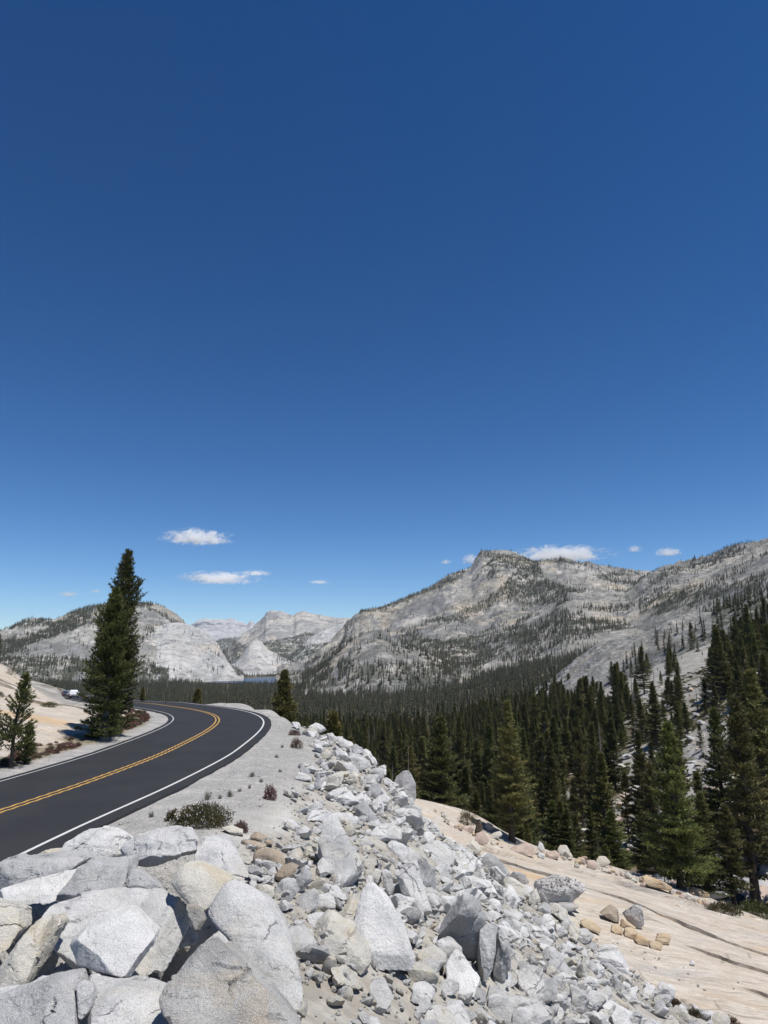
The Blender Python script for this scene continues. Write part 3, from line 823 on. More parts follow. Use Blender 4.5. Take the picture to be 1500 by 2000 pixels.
mountain('sharp_peak', [(540, 1318), (590, 1296), (622, 1276), (645, 1258), (665, 1238), (682, 1220), (695, 1203), (706, 1195), (722, 1191), (746, 1188), (765, 1181), (800, 1165), (840, 1149), (862, 1134), (882, 1122), (912, 1113), (920, 1108), (927, 1096), (934, 1083), (940, 1075), (966, 1074), (990, 1076), (1006, 1079), (1020, 1088), (1040, 1097), (1062, 1098), (1100, 1103), (1150, 1109), (1185, 1116), (1230, 1120), (1260, 1121), (1290, 1122), (1340, 1126), (1500, 1130), (1800, 1130)],
         [(540, 2700), (700, 3100), (940, 3500), (1100, 3300), (1300, 3100), (1800, 2900)], [(540, 2300), (700, 2100), (900, 1700), (1100, 1500), (1800, 1400)], [(540, -64), (700, -58), (900, -40), (1100, 5), (1300, 35), (1800, 90)],
         [(540, 0.9), (700, 0.95), (880, 1.15), (940, 1.4), (1000, 1.25), (1100, 0.85), (1800, 0.8)], 1.0, M_ROCK_R, 'flat-topped sharp granite peak rising over the wood', 190, 2.5, 8, TENV)
mountain('right_ridge', [(1215, 1168), (1255, 1134), (1288, 1116), (1310, 1110), (1335, 1103), (1355, 1100), (1390, 1094), (1410, 1086), (1440, 1076), (1470, 1068), (1500, 1060), (1600, 1036), (1800, 1000), (2000, 980)], [(1215, 2300), (1500, 2200), (2000, 2000)], [(1215, 1650), (1500, 1250), (2000, 1100)], [(1215, 55), (1500, 120), (2000, 180)], 0.7, 0.8, M_ROCK_R, 'banded granite ridge climbing to the right edge', 130, 2.5, 9, TENV)
mountain('wooded_knoll', [(590, 1325), (625, 1305), (650, 1282), (672, 1262), (690, 1248), (708, 1237), (724, 1231), (742, 1230), (757, 1236), (768, 1248), (790, 1260), (820, 1270), (850, 1284), (880, 1300), (920, 1318)], [(590, 1850), (920, 1750)], [(590, 1500), (750, 1350), (920, 1350)], [(590, -64), (750, -60), (920, -52)], 0.7, 0.9, M_ROCK_R, 'pale rocky knoll dotted with trees at the foot of the peak', 110, 2.5, 10,
         [([(560, 1220), (950, 1220), (950, 1360), (560, 1360)], 0.50), ([(560, 1300), (640, 1280), (660, 1340), (560, 1360)], 0.9), ([(660, 1290), (900, 1300), (900, 1360), (660, 1360)], 0.8)])
mountain('near_rock_dome', [(1040, 1350), (1080, 1325), (1110, 1300), (1135, 1280), (1152, 1268), (1168, 1258), (1200, 1249), (1232, 1245), (1262, 1238), (1285, 1226), (1305, 1214), (1340, 1204), (1390, 1197), (1440, 1186), (1500, 1172), (1600, 1148), (1800, 1110), (2000, 1090)], [(1040, 760), (1150, 700), (1300, 620), (1500, 560), (2000, 480)], [(1040, 560), (1150, 480), (1300, 400), (1500, 330), (2000, 280)], [(1040, -40), (1150, -28), (1300, -12), (1500, 6), (2000, 25)], [(985, 0.8), (1300, 0.65), (2000, 0.7)], 1.25, mountain_material('near_dome_granite', (0.34, 0.33, 0.31), (0.19, 0.187, 0.185), (0.38, 0.33, 0.27), 0.2), 'grey rounded granite hump behind the tall firs', 120, 2.5, 11,
         [([(900, 1100), (2200, 1000), (2200, 1400), (900, 1400)], 0.35), ([(1040, 1262), (1170, 1262), (1230, 1330), (1040, 1330)], 0.4), ([(1230, 1285), (1400, 1230), (1400, 1340), (1230, 1340)], 0.65), ([(1390, 1190), (1500, 1165), (1700, 1110), (1700, 1340), (1390, 1340)], 0.9)])

# ------------------------------------------------------------------ conifers
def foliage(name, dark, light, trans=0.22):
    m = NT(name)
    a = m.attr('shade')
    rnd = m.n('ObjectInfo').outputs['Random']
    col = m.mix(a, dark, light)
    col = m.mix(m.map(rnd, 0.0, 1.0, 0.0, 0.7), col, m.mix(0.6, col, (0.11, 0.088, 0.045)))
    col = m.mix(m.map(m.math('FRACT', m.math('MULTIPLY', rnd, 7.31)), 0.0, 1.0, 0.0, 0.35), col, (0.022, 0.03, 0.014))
    m.put(m.b.inputs['Base Color'], col)
    m.b.inputs['Roughness'].default_value = 0.6
    m.b.inputs['Specular IOR Level'].default_value = 0.25
    tr = m.n('BsdfTranslucent', {'Color': col})
    mx = m.n('MixShader', {0: trans, 1: m.b.outputs[0], 2: tr.outputs[0]})
    m.t.links.new(mx.outputs[0], m.out.inputs['Surface'])
    return m.m
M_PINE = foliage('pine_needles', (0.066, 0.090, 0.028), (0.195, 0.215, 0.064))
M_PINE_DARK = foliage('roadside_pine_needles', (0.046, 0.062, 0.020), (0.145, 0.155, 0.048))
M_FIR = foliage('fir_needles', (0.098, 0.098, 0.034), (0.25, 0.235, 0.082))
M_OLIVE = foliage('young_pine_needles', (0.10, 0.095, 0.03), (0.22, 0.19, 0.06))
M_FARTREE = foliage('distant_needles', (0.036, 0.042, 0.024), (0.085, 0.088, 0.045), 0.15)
M_DEADLEAF = foliage('dead_needles', (0.16, 0.075, 0.035), (0.26, 0.13, 0.06))

def bark(name, a, b_):
    m = NT(name)
    P = m.n('TexCoord').outputs['Object']
    col = m.mix(m.map(m.noise(m.scaled(P, (6, 6, 1.2)), 2.0, 6, 0.7), 0.35, 0.65), a, b_)
    m.put(m.b.inputs['Base Color'], col)
    m.put(m.b.inputs['Normal'], m.bump(m.noise(m.scaled(P, (6, 6, 1.2)), 3.0, 6, 0.7), 0.7, 0.05))
    return m.m
M_BARK = bark('bark', (0.115, 0.088, 0.066), (0.055, 0.042, 0.034))
M_BARK_GREY = bark('bark_grey', (0.21, 0.19, 0.17), (0.11, 0.098, 0.086))
M_SNAG = bark('snag_wood', (0.36, 0.33, 0.30), (0.22, 0.20, 0.18))

def tube(path, rad, sides):
    path, rad = np.asarray(path, float), np.asarray(rad, float)
    d = np.gradient(path, axis=0)
    d /= np.linalg.norm(d, axis=1)[:, None] + 1e-9
    ref = np.where(np.abs(d[:, 2:3]) > 0.9, np.array([[1.0, 0, 0]]), np.array([[0, 0, 1.0]]))
    a = np.cross(d, ref)
    a /= np.linalg.norm(a, axis=1)[:, None] + 1e-9
    b = np.cross(d, a)
    th = np.linspace(0, 2 * np.pi, sides, endpoint=False)
    V = path[:, None] + rad[:, None, None] * (np.cos(th)[None, :, None] * a[:, None] + np.sin(th)[None, :, None] * b[:, None])
    n = len(path)
    i, j = np.meshgrid(np.arange(n - 1), np.arange(sides), indexing='ij')
    j2 = (j + 1) % sides
    Fq = np.stack([i * sides + j, i * sides + j2, (i + 1) * sides + j2, (i + 1) * sides + j], -1).reshape(-1, 4)
    return V.reshape(-1, 3), Fq

def join(parts):
    Vs, Fs, o = [], [], 0
    for V, Fc in parts:
        Vs.append(V)
        Fs.append(np.asarray(Fc) + o)
        o += len(V)
    return np.vstack(Vs), np.vstack(Fs)

def conifer(name, seed, H, R, base=0.04, whorls=40, per=5, spacing=0.3, blades=6, bl=0.22, bw=0.03, prof=0.8, lift=0.15, mat=None, barkm=None, limbs=True, trunk_r=None, sides=8, density=1.0, dead=0.0, bend=0.0, side_tufts=True, flat=0.5, cap=1e9):
    """trunk and crown meshes of one tree: whorled limbs carrying tufts of needle blades"""
    r = np.random.default_rng(seed)
    trunk_r = trunk_r or H * 0.017
    hs_ = np.linspace(0, 1, 14)
    path = np.stack([bend * H * np.sin(hs_ * 2.2 + seed) * 0.04 * hs_, bend * H * np.cos(hs_ * 1.7 + seed) * 0.03 * hs_, hs_ * H - 0.25 * (hs_ == 0)], 1)
    rad = trunk_r * (1 - hs_) ** 0.85 + 0.012
    rad[0] *= 1.35
    wood = [tube(path, rad, sides)]
    P, Dv, Ln, Sh = [], [], [], []
    ts = base + (1 - base) * np.linspace(0, 0.985, whorls) ** 0.92
    lump = r.uniform(0.6, 1.25, 40)
    for t in ts:
        n = max(3, int(round(per * r.uniform(0.7, 1.3))))
        a0 = r.uniform(0, 6.28)
        for k in range(n):
            if r.random() > density:
                continue
            az = a0 + 6.283 * k / n + r.uniform(-0.4, 0.4)
            shape = (1 - t) ** prof * min(1.0, 0.55 + (t - base) * 3.0)
            L = min(R * shape, cap) * r.uniform(0.62, 1.12) * lump[int(t * 9) * 4 + int((az % 6.283) / 1.571)] + 0.06 * R
            z0 = t * H + r.uniform(-0.012, 0.012) * H
            el = lerp(-0.22, 0.85, t ** 1.3) + lift + r.uniform(-0.12, 0.12)
            d0 = np.array([math.cos(az) * math.cos(el), math.sin(az) * math.cos(el), math.sin(el)])
            org = np.array([np.interp(z0, path[:, 2], path[:, 0]), np.interp(z0, path[:, 2], path[:, 1]), z0])
            isdead = r.random() < dead * (1.2 - t)
            nseg = max(2, int(L / spacing))
            q = np.linspace(0.22 if L > 0.5 else 0.0, 1.0, nseg + 1)
            pts = org + d0 * (L * q)[:, None] + np.array([0, 0, 1.0]) * (0.16 * L * (q ** 2 - 0.35 * q))[:, None]
            if limbs and L > 0.35:
                lp = np.vstack([org, pts[len(pts) // 2], pts[-1]])
                wood.append(tube(lp, np.array([0.02, 0.013, 0.005]) * max(0.7, min(2.2, L)) * (H / 11) ** 0.5, 3))
            if isdead:
                continue
            side = np.cross(d0, (0, 0, 1.0))
            side /= np.linalg.norm(side) + 1e-9
            for m_, p in enumerate(pts):
                P.append(p)
                Dv.append(d0 * 0.8 + np.array([0, 0, 0.35]))
                Sh.append(r.uniform(0, 0.75) + 0.25 * q[m_])
                if side_tufts:
                    w = L * 0.34 * (1 - abs(q[m_] - 0.45)) * r.uniform(0.5, 1.1)
                    for sg in (-1, 1):
                        for f_ in ((0.55, 1.0) if w > 0.3 else (1.0,)):
                            P.append(p + side * sg * w * f_ + d0 * w * 0.5 * f_ + np.array([0, 0, r.uniform(-0.05, 0.09)]) * w)
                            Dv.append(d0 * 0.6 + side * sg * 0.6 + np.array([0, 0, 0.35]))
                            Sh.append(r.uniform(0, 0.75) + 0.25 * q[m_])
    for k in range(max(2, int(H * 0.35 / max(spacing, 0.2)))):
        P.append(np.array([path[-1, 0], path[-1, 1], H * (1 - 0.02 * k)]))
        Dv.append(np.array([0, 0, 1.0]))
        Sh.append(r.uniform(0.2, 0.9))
    P, Dv, Sh = np.array(P), np.array(Dv), np.array(Sh)
    n = len(P)
    B = blades
    Pr = np.repeat(P, B, 0)
    D = np.repeat(Dv, B, 0) + r.normal(0, flat, (n * B, 3))
    D /= np.linalg.norm(D, axis=1)[:, None] + 1e-9
    S = np.cross(D, r.normal(0, 1, (n * B, 3)))
    S /= np.linalg.norm(S, axis=1)[:, None] + 1e-9
    l = bl * r.uniform(0.6, 1.25, (n * B, 1))
    w = bw * r.uniform(0.7, 1.3, (n * B, 1))
    st = Pr - D * l * 0.25
    V = np.stack([st - S * w * 0.5, st + S * w * 0.5, st + D * l + S * w * 0.25, st + D * l - S * w * 0.25], 1).reshape(-1, 3)
    Fq = np.arange(n * B * 4).reshape(-1, 4)
    crown = mesh_np(name + '_crown', V, Fq, False)
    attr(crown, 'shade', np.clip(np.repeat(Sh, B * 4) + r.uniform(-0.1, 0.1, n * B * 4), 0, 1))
    crown.materials.append(mat)
    tv, tf = join(wood)
    trunk = mesh_np(name + '_trunk', tv, tf, True)
    trunk.materials.append(barkm or M_BARK)
    return trunk, crown

def place_tree(tm, cm, loc, name, label, group=None, s=1.0, rz=0.0, sz=1.0):
    e = bpy.data.objects.new(name, None)
    COL.objects.link(e)
    e.location = loc
    e.rotation_euler = (0, 0, rz)
    e.scale = (s, s, s * sz)
    e['label'] = label
    e['category'] = 'tree'
    if group:
        e['group'] = group
    for nm, me in (('trunk', tm), ('crown', cm)):
        if me is not None:
            c = bpy.data.objects.new(nm, me)
            COL.objects.link(c)
            c.parent = e
    return e

# the twin pines by the inner kerb
pA = conifer('roadside_pine', 3, 10.5, 3.0, 0.045, 66, 6, 0.2, 9, 0.2, 0.032, 0.85, 0.25, M_PINE_DARK, M_BARK_GREY, trunk_r=0.22, bend=0.08, density=0.8, cap=0.95)
pB = conifer('roadside_pine_short', 5, 8.0, 2.9, 0.03, 52, 6, 0.2, 9, 0.2, 0.032, 0.85, 0.28, M_PINE_DARK, M_BARK_GREY, trunk_r=0.19, bend=0.2, density=0.82, cap=1.0)
a = hit(224, 1437)
tall = place_tree(*pA, (a[0], a[1], a[2]), 'pine_tree', 'tallest dark green pine, standing beside the inner bend of the road', s=1.0)
b = hit(202, 1446)
short = place_tree(*pB, (b[0], b[1], b[2]), 'pine_tree', 'shorter bushy pine growing against the left side of the tallest roadside pine', rz=1.0)
# the rust-coloured dead spray on it
def tuft_mesh(name, n, rx, rz_, bl, bw, seed, mat):
    r = np.random.default_rng(seed)
    P = r.normal(0, 1, (n, 3)) * np.array([rx, 0.25, rz_]) * 0.5
    D = r.normal(0, 0.6, (n, 3)) + np.array([0, -0.2, 0.5])
    D /= np.linalg.norm(D, axis=1)[:, None]
    S = np.cross(D, r.normal(0, 1, (n, 3)))
    S /= np.linalg.norm(S, axis=1)[:, None]
    V = np.stack([P - S * bw, P + S * bw, P + D * bl + S * bw * 0.4, P + D * bl - S * bw * 0.4], 1).reshape(-1, 3)
    me = mesh_np(name, V, np.arange(n * 4).reshape(-1, 4))
    attr(me, 'shade', np.repeat(r.uniform(0, 1, n), 4))
    me.materials.append(mat)
    return me
dsp = link('dead_spray', tuft_mesh('dead_spray', 420, 0.55, 0.22, 0.17, 0.016, 9, M_DEADLEAF), None, tall, label='rust-brown dead needles', kind='stuff')
dsp.location = (-0.15, -1.45, 3.3)

pC = conifer('left_small_pine', 11, 4.6, 1.15, 0.18, 24, 5, 0.16, 9, 0.17, 0.03, 0.55, 0.35, M_PINE, M_BARK, trunk_r=0.10, bend=1.5, density=0.6)
p = hit(22, 1500)
place_tree(*pC, tuple(p), 'pine_tree', 'small open-crowned pine on the left edge, on the verge before the pale slab', s=0.78)
pD = conifer('left_sapling', 12, 1.5, 0.5, 0.05, 10, 5, 0.12, 8, 0.14, 0.026, 0.5, 0.5, M_PINE, M_BARK, trunk_r=0.03)
p = hit(-14, 1496)
place_tree(*pC, tuple(p), 'pine_tree', 'pine cut off by the left edge of the picture, beside the small open pine', s=0.5, rz=2.0)
p = hit(50, 1492)
place_tree(*pD, tuple(p), 'pine_tree', 'knee-high pine sapling right of the small open pine on the verge')
for (u_, Y_, h_, lab) in ((6, 88, 5.0, 'dark pine on top of the left slab, cut by the left edge'), (-24, 84, 5.5, 'dense pine just outside the left slab crest at the picture edge')):
    x = (u_ - 750) / F * Y_
    place_tree(*pB, (x, Y_, ground_z(x, Y_)), 'pine_tree', lab, s=h_ / 8.5, rz=u_)
pE = conifer('young_pine', 15, 6.0, 1.35, 0.03, 34, 6, 0.24, 7, 0.26, 0.045, 0.85, 0.25, M_OLIVE, M_BARK, trunk_r=0.1)
for (u_, vt, Y_, lab, k) in ((561, 1317, 82, 'olive-green young pine rising behind the outside of the road bend', 1.15), (398, 1352, 96, 'small olive pine behind the far road edge, near the thin post', 0.9), (294, 1356, 88, 'low pale-green sapling behind the road, right of the twin pines', 0.8), (655, 1400, 96, 'bushy olive pine just beyond the rubble crest', 1.2)):
    x = (u_ - 750) / F * Y_
    zt = CZ + Y_ * slope(vt)
    zb = ground_z(x, Y_)
    sc = max(0.3, (zt - zb) / 6.0)
    place_tree(*pE, (x, Y_, zb), 'pine_tree', lab, s=sc * 1.05, rz=u_ * 0.7, sz=1 / 1.05)

# kinds of forest tree
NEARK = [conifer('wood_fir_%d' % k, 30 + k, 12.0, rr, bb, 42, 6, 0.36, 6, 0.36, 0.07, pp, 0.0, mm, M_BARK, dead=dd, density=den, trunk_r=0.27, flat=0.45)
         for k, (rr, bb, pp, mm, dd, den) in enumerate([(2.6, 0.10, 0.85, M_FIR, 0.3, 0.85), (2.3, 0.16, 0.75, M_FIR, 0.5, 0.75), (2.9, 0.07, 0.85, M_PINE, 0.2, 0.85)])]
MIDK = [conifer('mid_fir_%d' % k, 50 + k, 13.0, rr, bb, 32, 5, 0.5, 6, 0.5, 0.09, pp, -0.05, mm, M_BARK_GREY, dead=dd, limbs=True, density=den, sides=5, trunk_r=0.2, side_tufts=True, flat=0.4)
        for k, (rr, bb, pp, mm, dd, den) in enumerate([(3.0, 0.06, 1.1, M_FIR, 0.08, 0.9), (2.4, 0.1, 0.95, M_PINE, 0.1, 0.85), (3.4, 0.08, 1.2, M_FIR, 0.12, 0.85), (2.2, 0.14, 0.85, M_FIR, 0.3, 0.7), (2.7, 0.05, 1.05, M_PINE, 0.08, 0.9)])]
SNAGK = [conifer('snag_%d' % k, 70 + k, 11.0, 1.5, 0.15, 24, 4, 0.6, 4, 0.4, 0.05, 0.7, -0.1, M_DEADLEAF, M_SNAG, dead=3.0, sides=5, trunk_r=0.17) for k in range(2)]

# ------------------------------------------------------------------ forest
def forest_points():
    out = []
    bands = [(72, 130, 30), (130, 300, 34), (300, 700, 42), (700, 1300, 75), (1300, 2250, 110), (2250, 3900, 420)]
    for y0, y1, area in bands:
        A = 0.5 * 1.36 * (y1 ** 2 - y0 ** 2)
        n = int(A / area)
        Y = np.sqrt(rng.uniform(y0 ** 2, y1 ** 2, n))
        X = Y * rng.uniform(-0.68, 0.68, n)
        out.append(np.stack([X, Y], 1))
    P = np.vstack(out)
    X, Y = P[:, 0], P[:, 1]
    u = 750 + F * X / Y
    R = np.hypot(X, Y)
    cl = fbm2(X, Y, 22, 3, 101)
    cl2 = fbm2(X, Y, 120, 3, 103)
    pale = fbm2(X, Y, 26, 5, 31, 0.6)
    bias = (lerp(-0.55, 0.3, sstep(930, 1250, u)) - 0.4 * sstep(1350, 1440, u))
    dens = 1.0 - 0.84 * sstep(-0.06, 0.14, pale + bias)
    dens *= sstep(-0.75, -0.25, cl + 0.6)
    right_dome = sstep(1080, 1180, u) * sstep(360, 470, R) * (1 - sstep(780, 900, R))
    dens *= 1 - 0.9 * right_dome
    dens = dens * np.where((u > 1180) & (u < 1370), 0.75, 1.0) * np.where(Y < 130, 0.7, 1.0)
    s, _ = road_sd(X, Y)
    dens = np.where(np.abs(s) < 7, 0, dens)
    dens = np.where((u < 345) & (Y < 480), 0, dens)
    dens = np.where((u < 250) & (Y >= 330) & (Y < 420), dens * 0.3, dens)
    dens = np.where((u < 200) & (Y < 170), 0, dens)
    dens = np.where((X < -58) & (X > -90) & (Y > 130) & (Y < 175), 0, dens)
    _, _, wf, wg, wd, sR, sL, _, _ = zones(X, Y)
    dens = np.where((sR > 0.3) | (sL > 0.3) | (wf > 0.1) | (wd > 0.1), 0, dens)
    dens = np.where((u < 640) & (Y < 110) , dens * 0.25, dens)
    # clear of the water
    t = X / Y
    back = np.interp(t, [-0.262, -0.245, -0.225, -0.205, -0.19, -0.165, -0.135, -0.11], [2330, 2450, 2580, 2740, 2900, 3050, 3060, 2990])
    dens = np.where((Y > 2130) & (Y < back + 50) & (t > -0.275) & (t < -0.1), 0, dens)
    keep = rng.random(len(P)) < dens
    X, Y, u = X[keep], Y[keep], u[keep]
    z = zfun(X, Y)
    h = 10.6 * np.exp(rng.normal(0, 0.38, len(X))) * lerp(1.0, 1.05, sstep(100, 400, Y))
    h = np.clip(h, 3.5, 20)
    # young trees at the near rim
    h = h * np.where((Y < 130) & (u < 950), 0.6, lerp(0.66, 0.9, sstep(90, 260, Y)))
    tu, tv = proj(np.stack([X, Y, z + h * 1.15], 1))           # the lake shows over the tree tops
    env = np.interp(tu, [0, 345, 560, 640, 760, 900, 1000, 1100, 1200, 1300, 1400, 1500], [1330, 1372, 1366, 1362, 1345, 1325, 1300, 1285, 1245, 1212, 1180, 1130])
    low = (Y < 420) & (tv < env) & (tu > -50) & (tu < 1600)
    X, Y, z, h, u, tu, tv = (q_[~low] for q_ in (X, Y, z, h, u, tu, tv))
    hide = (Y > 900) & (Y < 2300) & (tu > 395) & (tu < 570) & (tv < np.interp(tu, [395, 450, 565], [1331, 1329, 1321.5]))
    X, Y, z, h, u = X[~hide], Y[~hide], z[~hide], h[~hide], u[~hide]
    return np.stack([X, Y, z - 0.15], 1), h, u

FP, FH, FU = forest_points()
# who stands in clear view: the sight line to three quarters of its height passes over the ground
inview = (FU > -20) & (FU < 1520)
cand = np.where(inview & (FP[:, 1] < 420))[0]
mid = FP[cand] + np.stack([np.zeros(len(cand)), np.zeros(len(cand)), FH[cand] * 0.7], 1)
ok = np.ones(len(cand), bool)
for f_ in np.linspace(0.25, 0.97, 22):
    q = mid * f_ + np.array([0, 0, CZ]) * (1 - f_)
    ok &= q[:, 2] > zfun(q[:, 0], q[:, 1])
cand = cand[ok]
cu_, cv_ = proj(FP[cand] + np.stack([np.zeros(len(cand)), np.zeros(len(cand)), FH[cand]], 1))
order = np.argsort(FP[cand][:, 1] / FH[cand])
solo = cand[order[:272]]
is_solo = np.zeros(len(FP), bool)
is_solo[solo] = True

LANDMARK = [(470, 'the road bend'), (575, 'the pink shoulder bushes'), (640, 'the low crest boulders'), (705, 'the notched crest boulder'), (760, 'the lichened pink crest stone'), (795, 'the tall grey crest boulder'), (850, 'the far end of the tan slab'), (925, 'the twiggy half-bare bush'),
            (1000, 'the large lone fir'), (1060, 'the pink squared block'), (1110, 'the black-spotted boulder'), (1175, 'the pale round boulder'), (1240, 'the upright white boulder'), (1290, 'the long tan boulder'), (1340, 'the broad twin-trunk fir'), (1400, 'the boulder by the broad fir'), (1445, 'the black boulder'), (1490, 'the ragged edge fir')]
ROWN = ['front rank', 'second rank', 'third rank', 'middle rank', 'back rank', 'farthest rank']
LOOK = {0: ('bushy olive fir', 'gappy brownish fir', 'broad dark green pine'), 1: ('tapering olive fir', 'slim green pine', 'wide-skirted fir', 'thin gappy fir', 'full green pine')}
def tree_words(u, y, k, near, h, dead):
    lm = min(LANDMARK, key=lambda q: abs(q[0] - u))
    side = 'straight above' if abs(lm[0] - u) < 12 else 'left above' if u < lm[0] else 'right above'
    rk = ROWN[int(np.searchsorted([88, 108, 135, 175, 230], y))]
    size = 'short' if h < 9.5 else 'tall' if h > 14.5 else 'mid-height'
    look = 'bare dead trunk' if dead else LOOK[0 if near else 1][k]
    return '%s %s %s %s, %s' % (size, look, side, lm[1], rk), '%s of the wood' % rk
for n_, i in enumerate(solo):
    x, y, z = FP[i]
    kinds = NEARK if y < 95 else MIDK
    k = int(rng.integers(0, len(kinds)))
    ref = 12.0 if y < 95 else 13.0
    u_ = FU[i]
    lab, grp = tree_words(u_, y, k, y < 95, FH[i], False)
    tm, cm = kinds[k]
    nm = 'conifer_tree'
    if rng.random() < 0.07 and y > 95:
        tm, cm = SNAGK[int(rng.integers(0, 2))]
        ref = 12.0
        nm = 'dead_conifer'
        cm = None
        lab, grp = tree_words(u_, y, k, False, FH[i], True)
    s_ = FH[i] / ref
    place_tree(tm, cm, (x, y, z), nm, lab, grp, s_ * rng.uniform(1.0, 1.4), rng.uniform(0, 6.28), rng.uniform(0.72, 0.95))

# hand-set trees along the slab
for (u_, v_, top, lab, k, w_) in (
        (1000, 1640, 1408, 'large brownish-green fir standing alone by the boulder row, before the wood', 0, 0.95),
        (1330, 1735, 1478, 'broad fir with two dark trunks at the right of the tan slab', 2, 0.98),
        (1346, 1737, 1500, 'second trunk of fir pressed close behind the broad fir at right', 1, 0.8),
        (1478, 1772, 1462, 'ragged fir with bare grey limbs at the right edge, above the black boulder', 1, 1.0),
        (1508, 1700, 1400, 'tall fir cut off by the right edge of the picture', 0, 1.0),
        (1082, 1608, 1470, 'small bright-green fir just right of the large lone fir', 2, 0.9),
        (1140, 1632, 1440, 'slender brownish fir between the large lone fir and the broad fir', 1, 0.75),
        (1170, 1640, 1452, 'narrow fir third right of the large lone fir on the slab rim', 0, 0.7),
        (1262, 1650, 1470, 'dark fir directly behind the left side of the broad double-trunked fir', 0, 0.8),
        (1420, 1650, 1440, 'dark fir behind the gap between the broad fir and the ragged fir', 2, 0.9),
        (960, 1592, 1440, 'young fir left of the large lone fir, behind the pale rock heap', 2, 0.8),
        (900, 1560, 1420, 'green fir behind the far end of the tan slab', 0, 0.8),
        (860, 1550, 1430, 'green fir right behind the topmost grey boulder of the crest', 2, 0.8)):
    p = hit(u_, v_)
    Hm = (v_ - top) / F * math.hypot(p[0], p[1]) * 1.02
    tm, cm = NEARK[k]
    place_tree(tm, cm, (p[0], p[1], p[2] - 0.1), 'fir_tree', lab, None, Hm / 12.0 * w_, u_ * 0.37, 1 / w_)
pS = SNAGK[0]
for (u_, v_, top, lab) in ((795, 1560, 1455, 'thin bare grey dead trunk rising behind the grey crest boulder'), (1252, 1665, 1500, 'tall bare dead trunk beside the broad double-trunked fir')):
    p = hit(u_, v_)
    Y_ = min(p[1], 75.0)
    x = (u_ - 750) / F * Y_
    zb = ground_z(x, Y_)
    Hm = CZ + Y_ * slope(top) - zb
    place_tree(pS[0], None, (x, Y_, zb), 'dead_conifer', lab, None, Hm / 11 * 0.5, 0.4, 2.0)

def small_conifer(name, seed, H, R, layers, n):
    """distant tree: ragged tiers of drooping sprays round a stem"""
    r = np.random.default_rng(seed)
    V, Fq, Sh = [], [], []
    for k in range(layers):
        t = 0.06 + 0.92 * (k / (layers - 1)) ** 0.95
        rr = R * (1 - t) ** 0.75 * r.uniform(0.75, 1.15) + 0.05 * R
        a0 = r.uniform(0, 6.28)
        for j in range(n):
            a_ = a0 + 6.283 * j / n + r.uniform(-0.3, 0.3)
            q = rr * r.uniform(0.65, 1.15)
            w = 0.36 + 0.2 * r.random()
            z0 = H * t + r.uniform(-0.02, 0.02) * H
            dr = H * 0.045
            b0 = len(V)
            V += [(0, 0, z0 + dr * 1.3), (math.cos(a_ - w) * q * 0.75, math.sin(a_ - w) * q * 0.75, z0 - dr * r.uniform(0.2, 1)), (math.cos(a_) * q, math.sin(a_) * q, z0 - dr * r.uniform(0.3, 1.2)), (math.cos(a_ + w) * q * 0.75, math.sin(a_ + w) * q * 0.75, z0 - dr * r.uniform(0.2, 1))]
            Fq.append((b0, b0 + 1, b0 + 2, b0 + 3))
            Sh += [r.uniform(0, 1)] * 4
    b0 = len(V)
    V += [(-0.15, 0, 0), (0.15, 0, 0), (0.04, 0, H), (-0.04, 0, H), (0, -0.15, 0), (0, 0.15, 0), (0, 0.04, H), (0, -0.04, H)]
    Fq += [(b0, b0 + 1, b0 + 2, b0 + 3), (b0 + 4, b0 + 5, b0 + 6, b0 + 7)]
    Sh += [0.0] * 8
    me = mesh_np(name, V, Fq)
    attr(me, 'shade', Sh)
    me.materials.append(M_FARTREE)
    return me

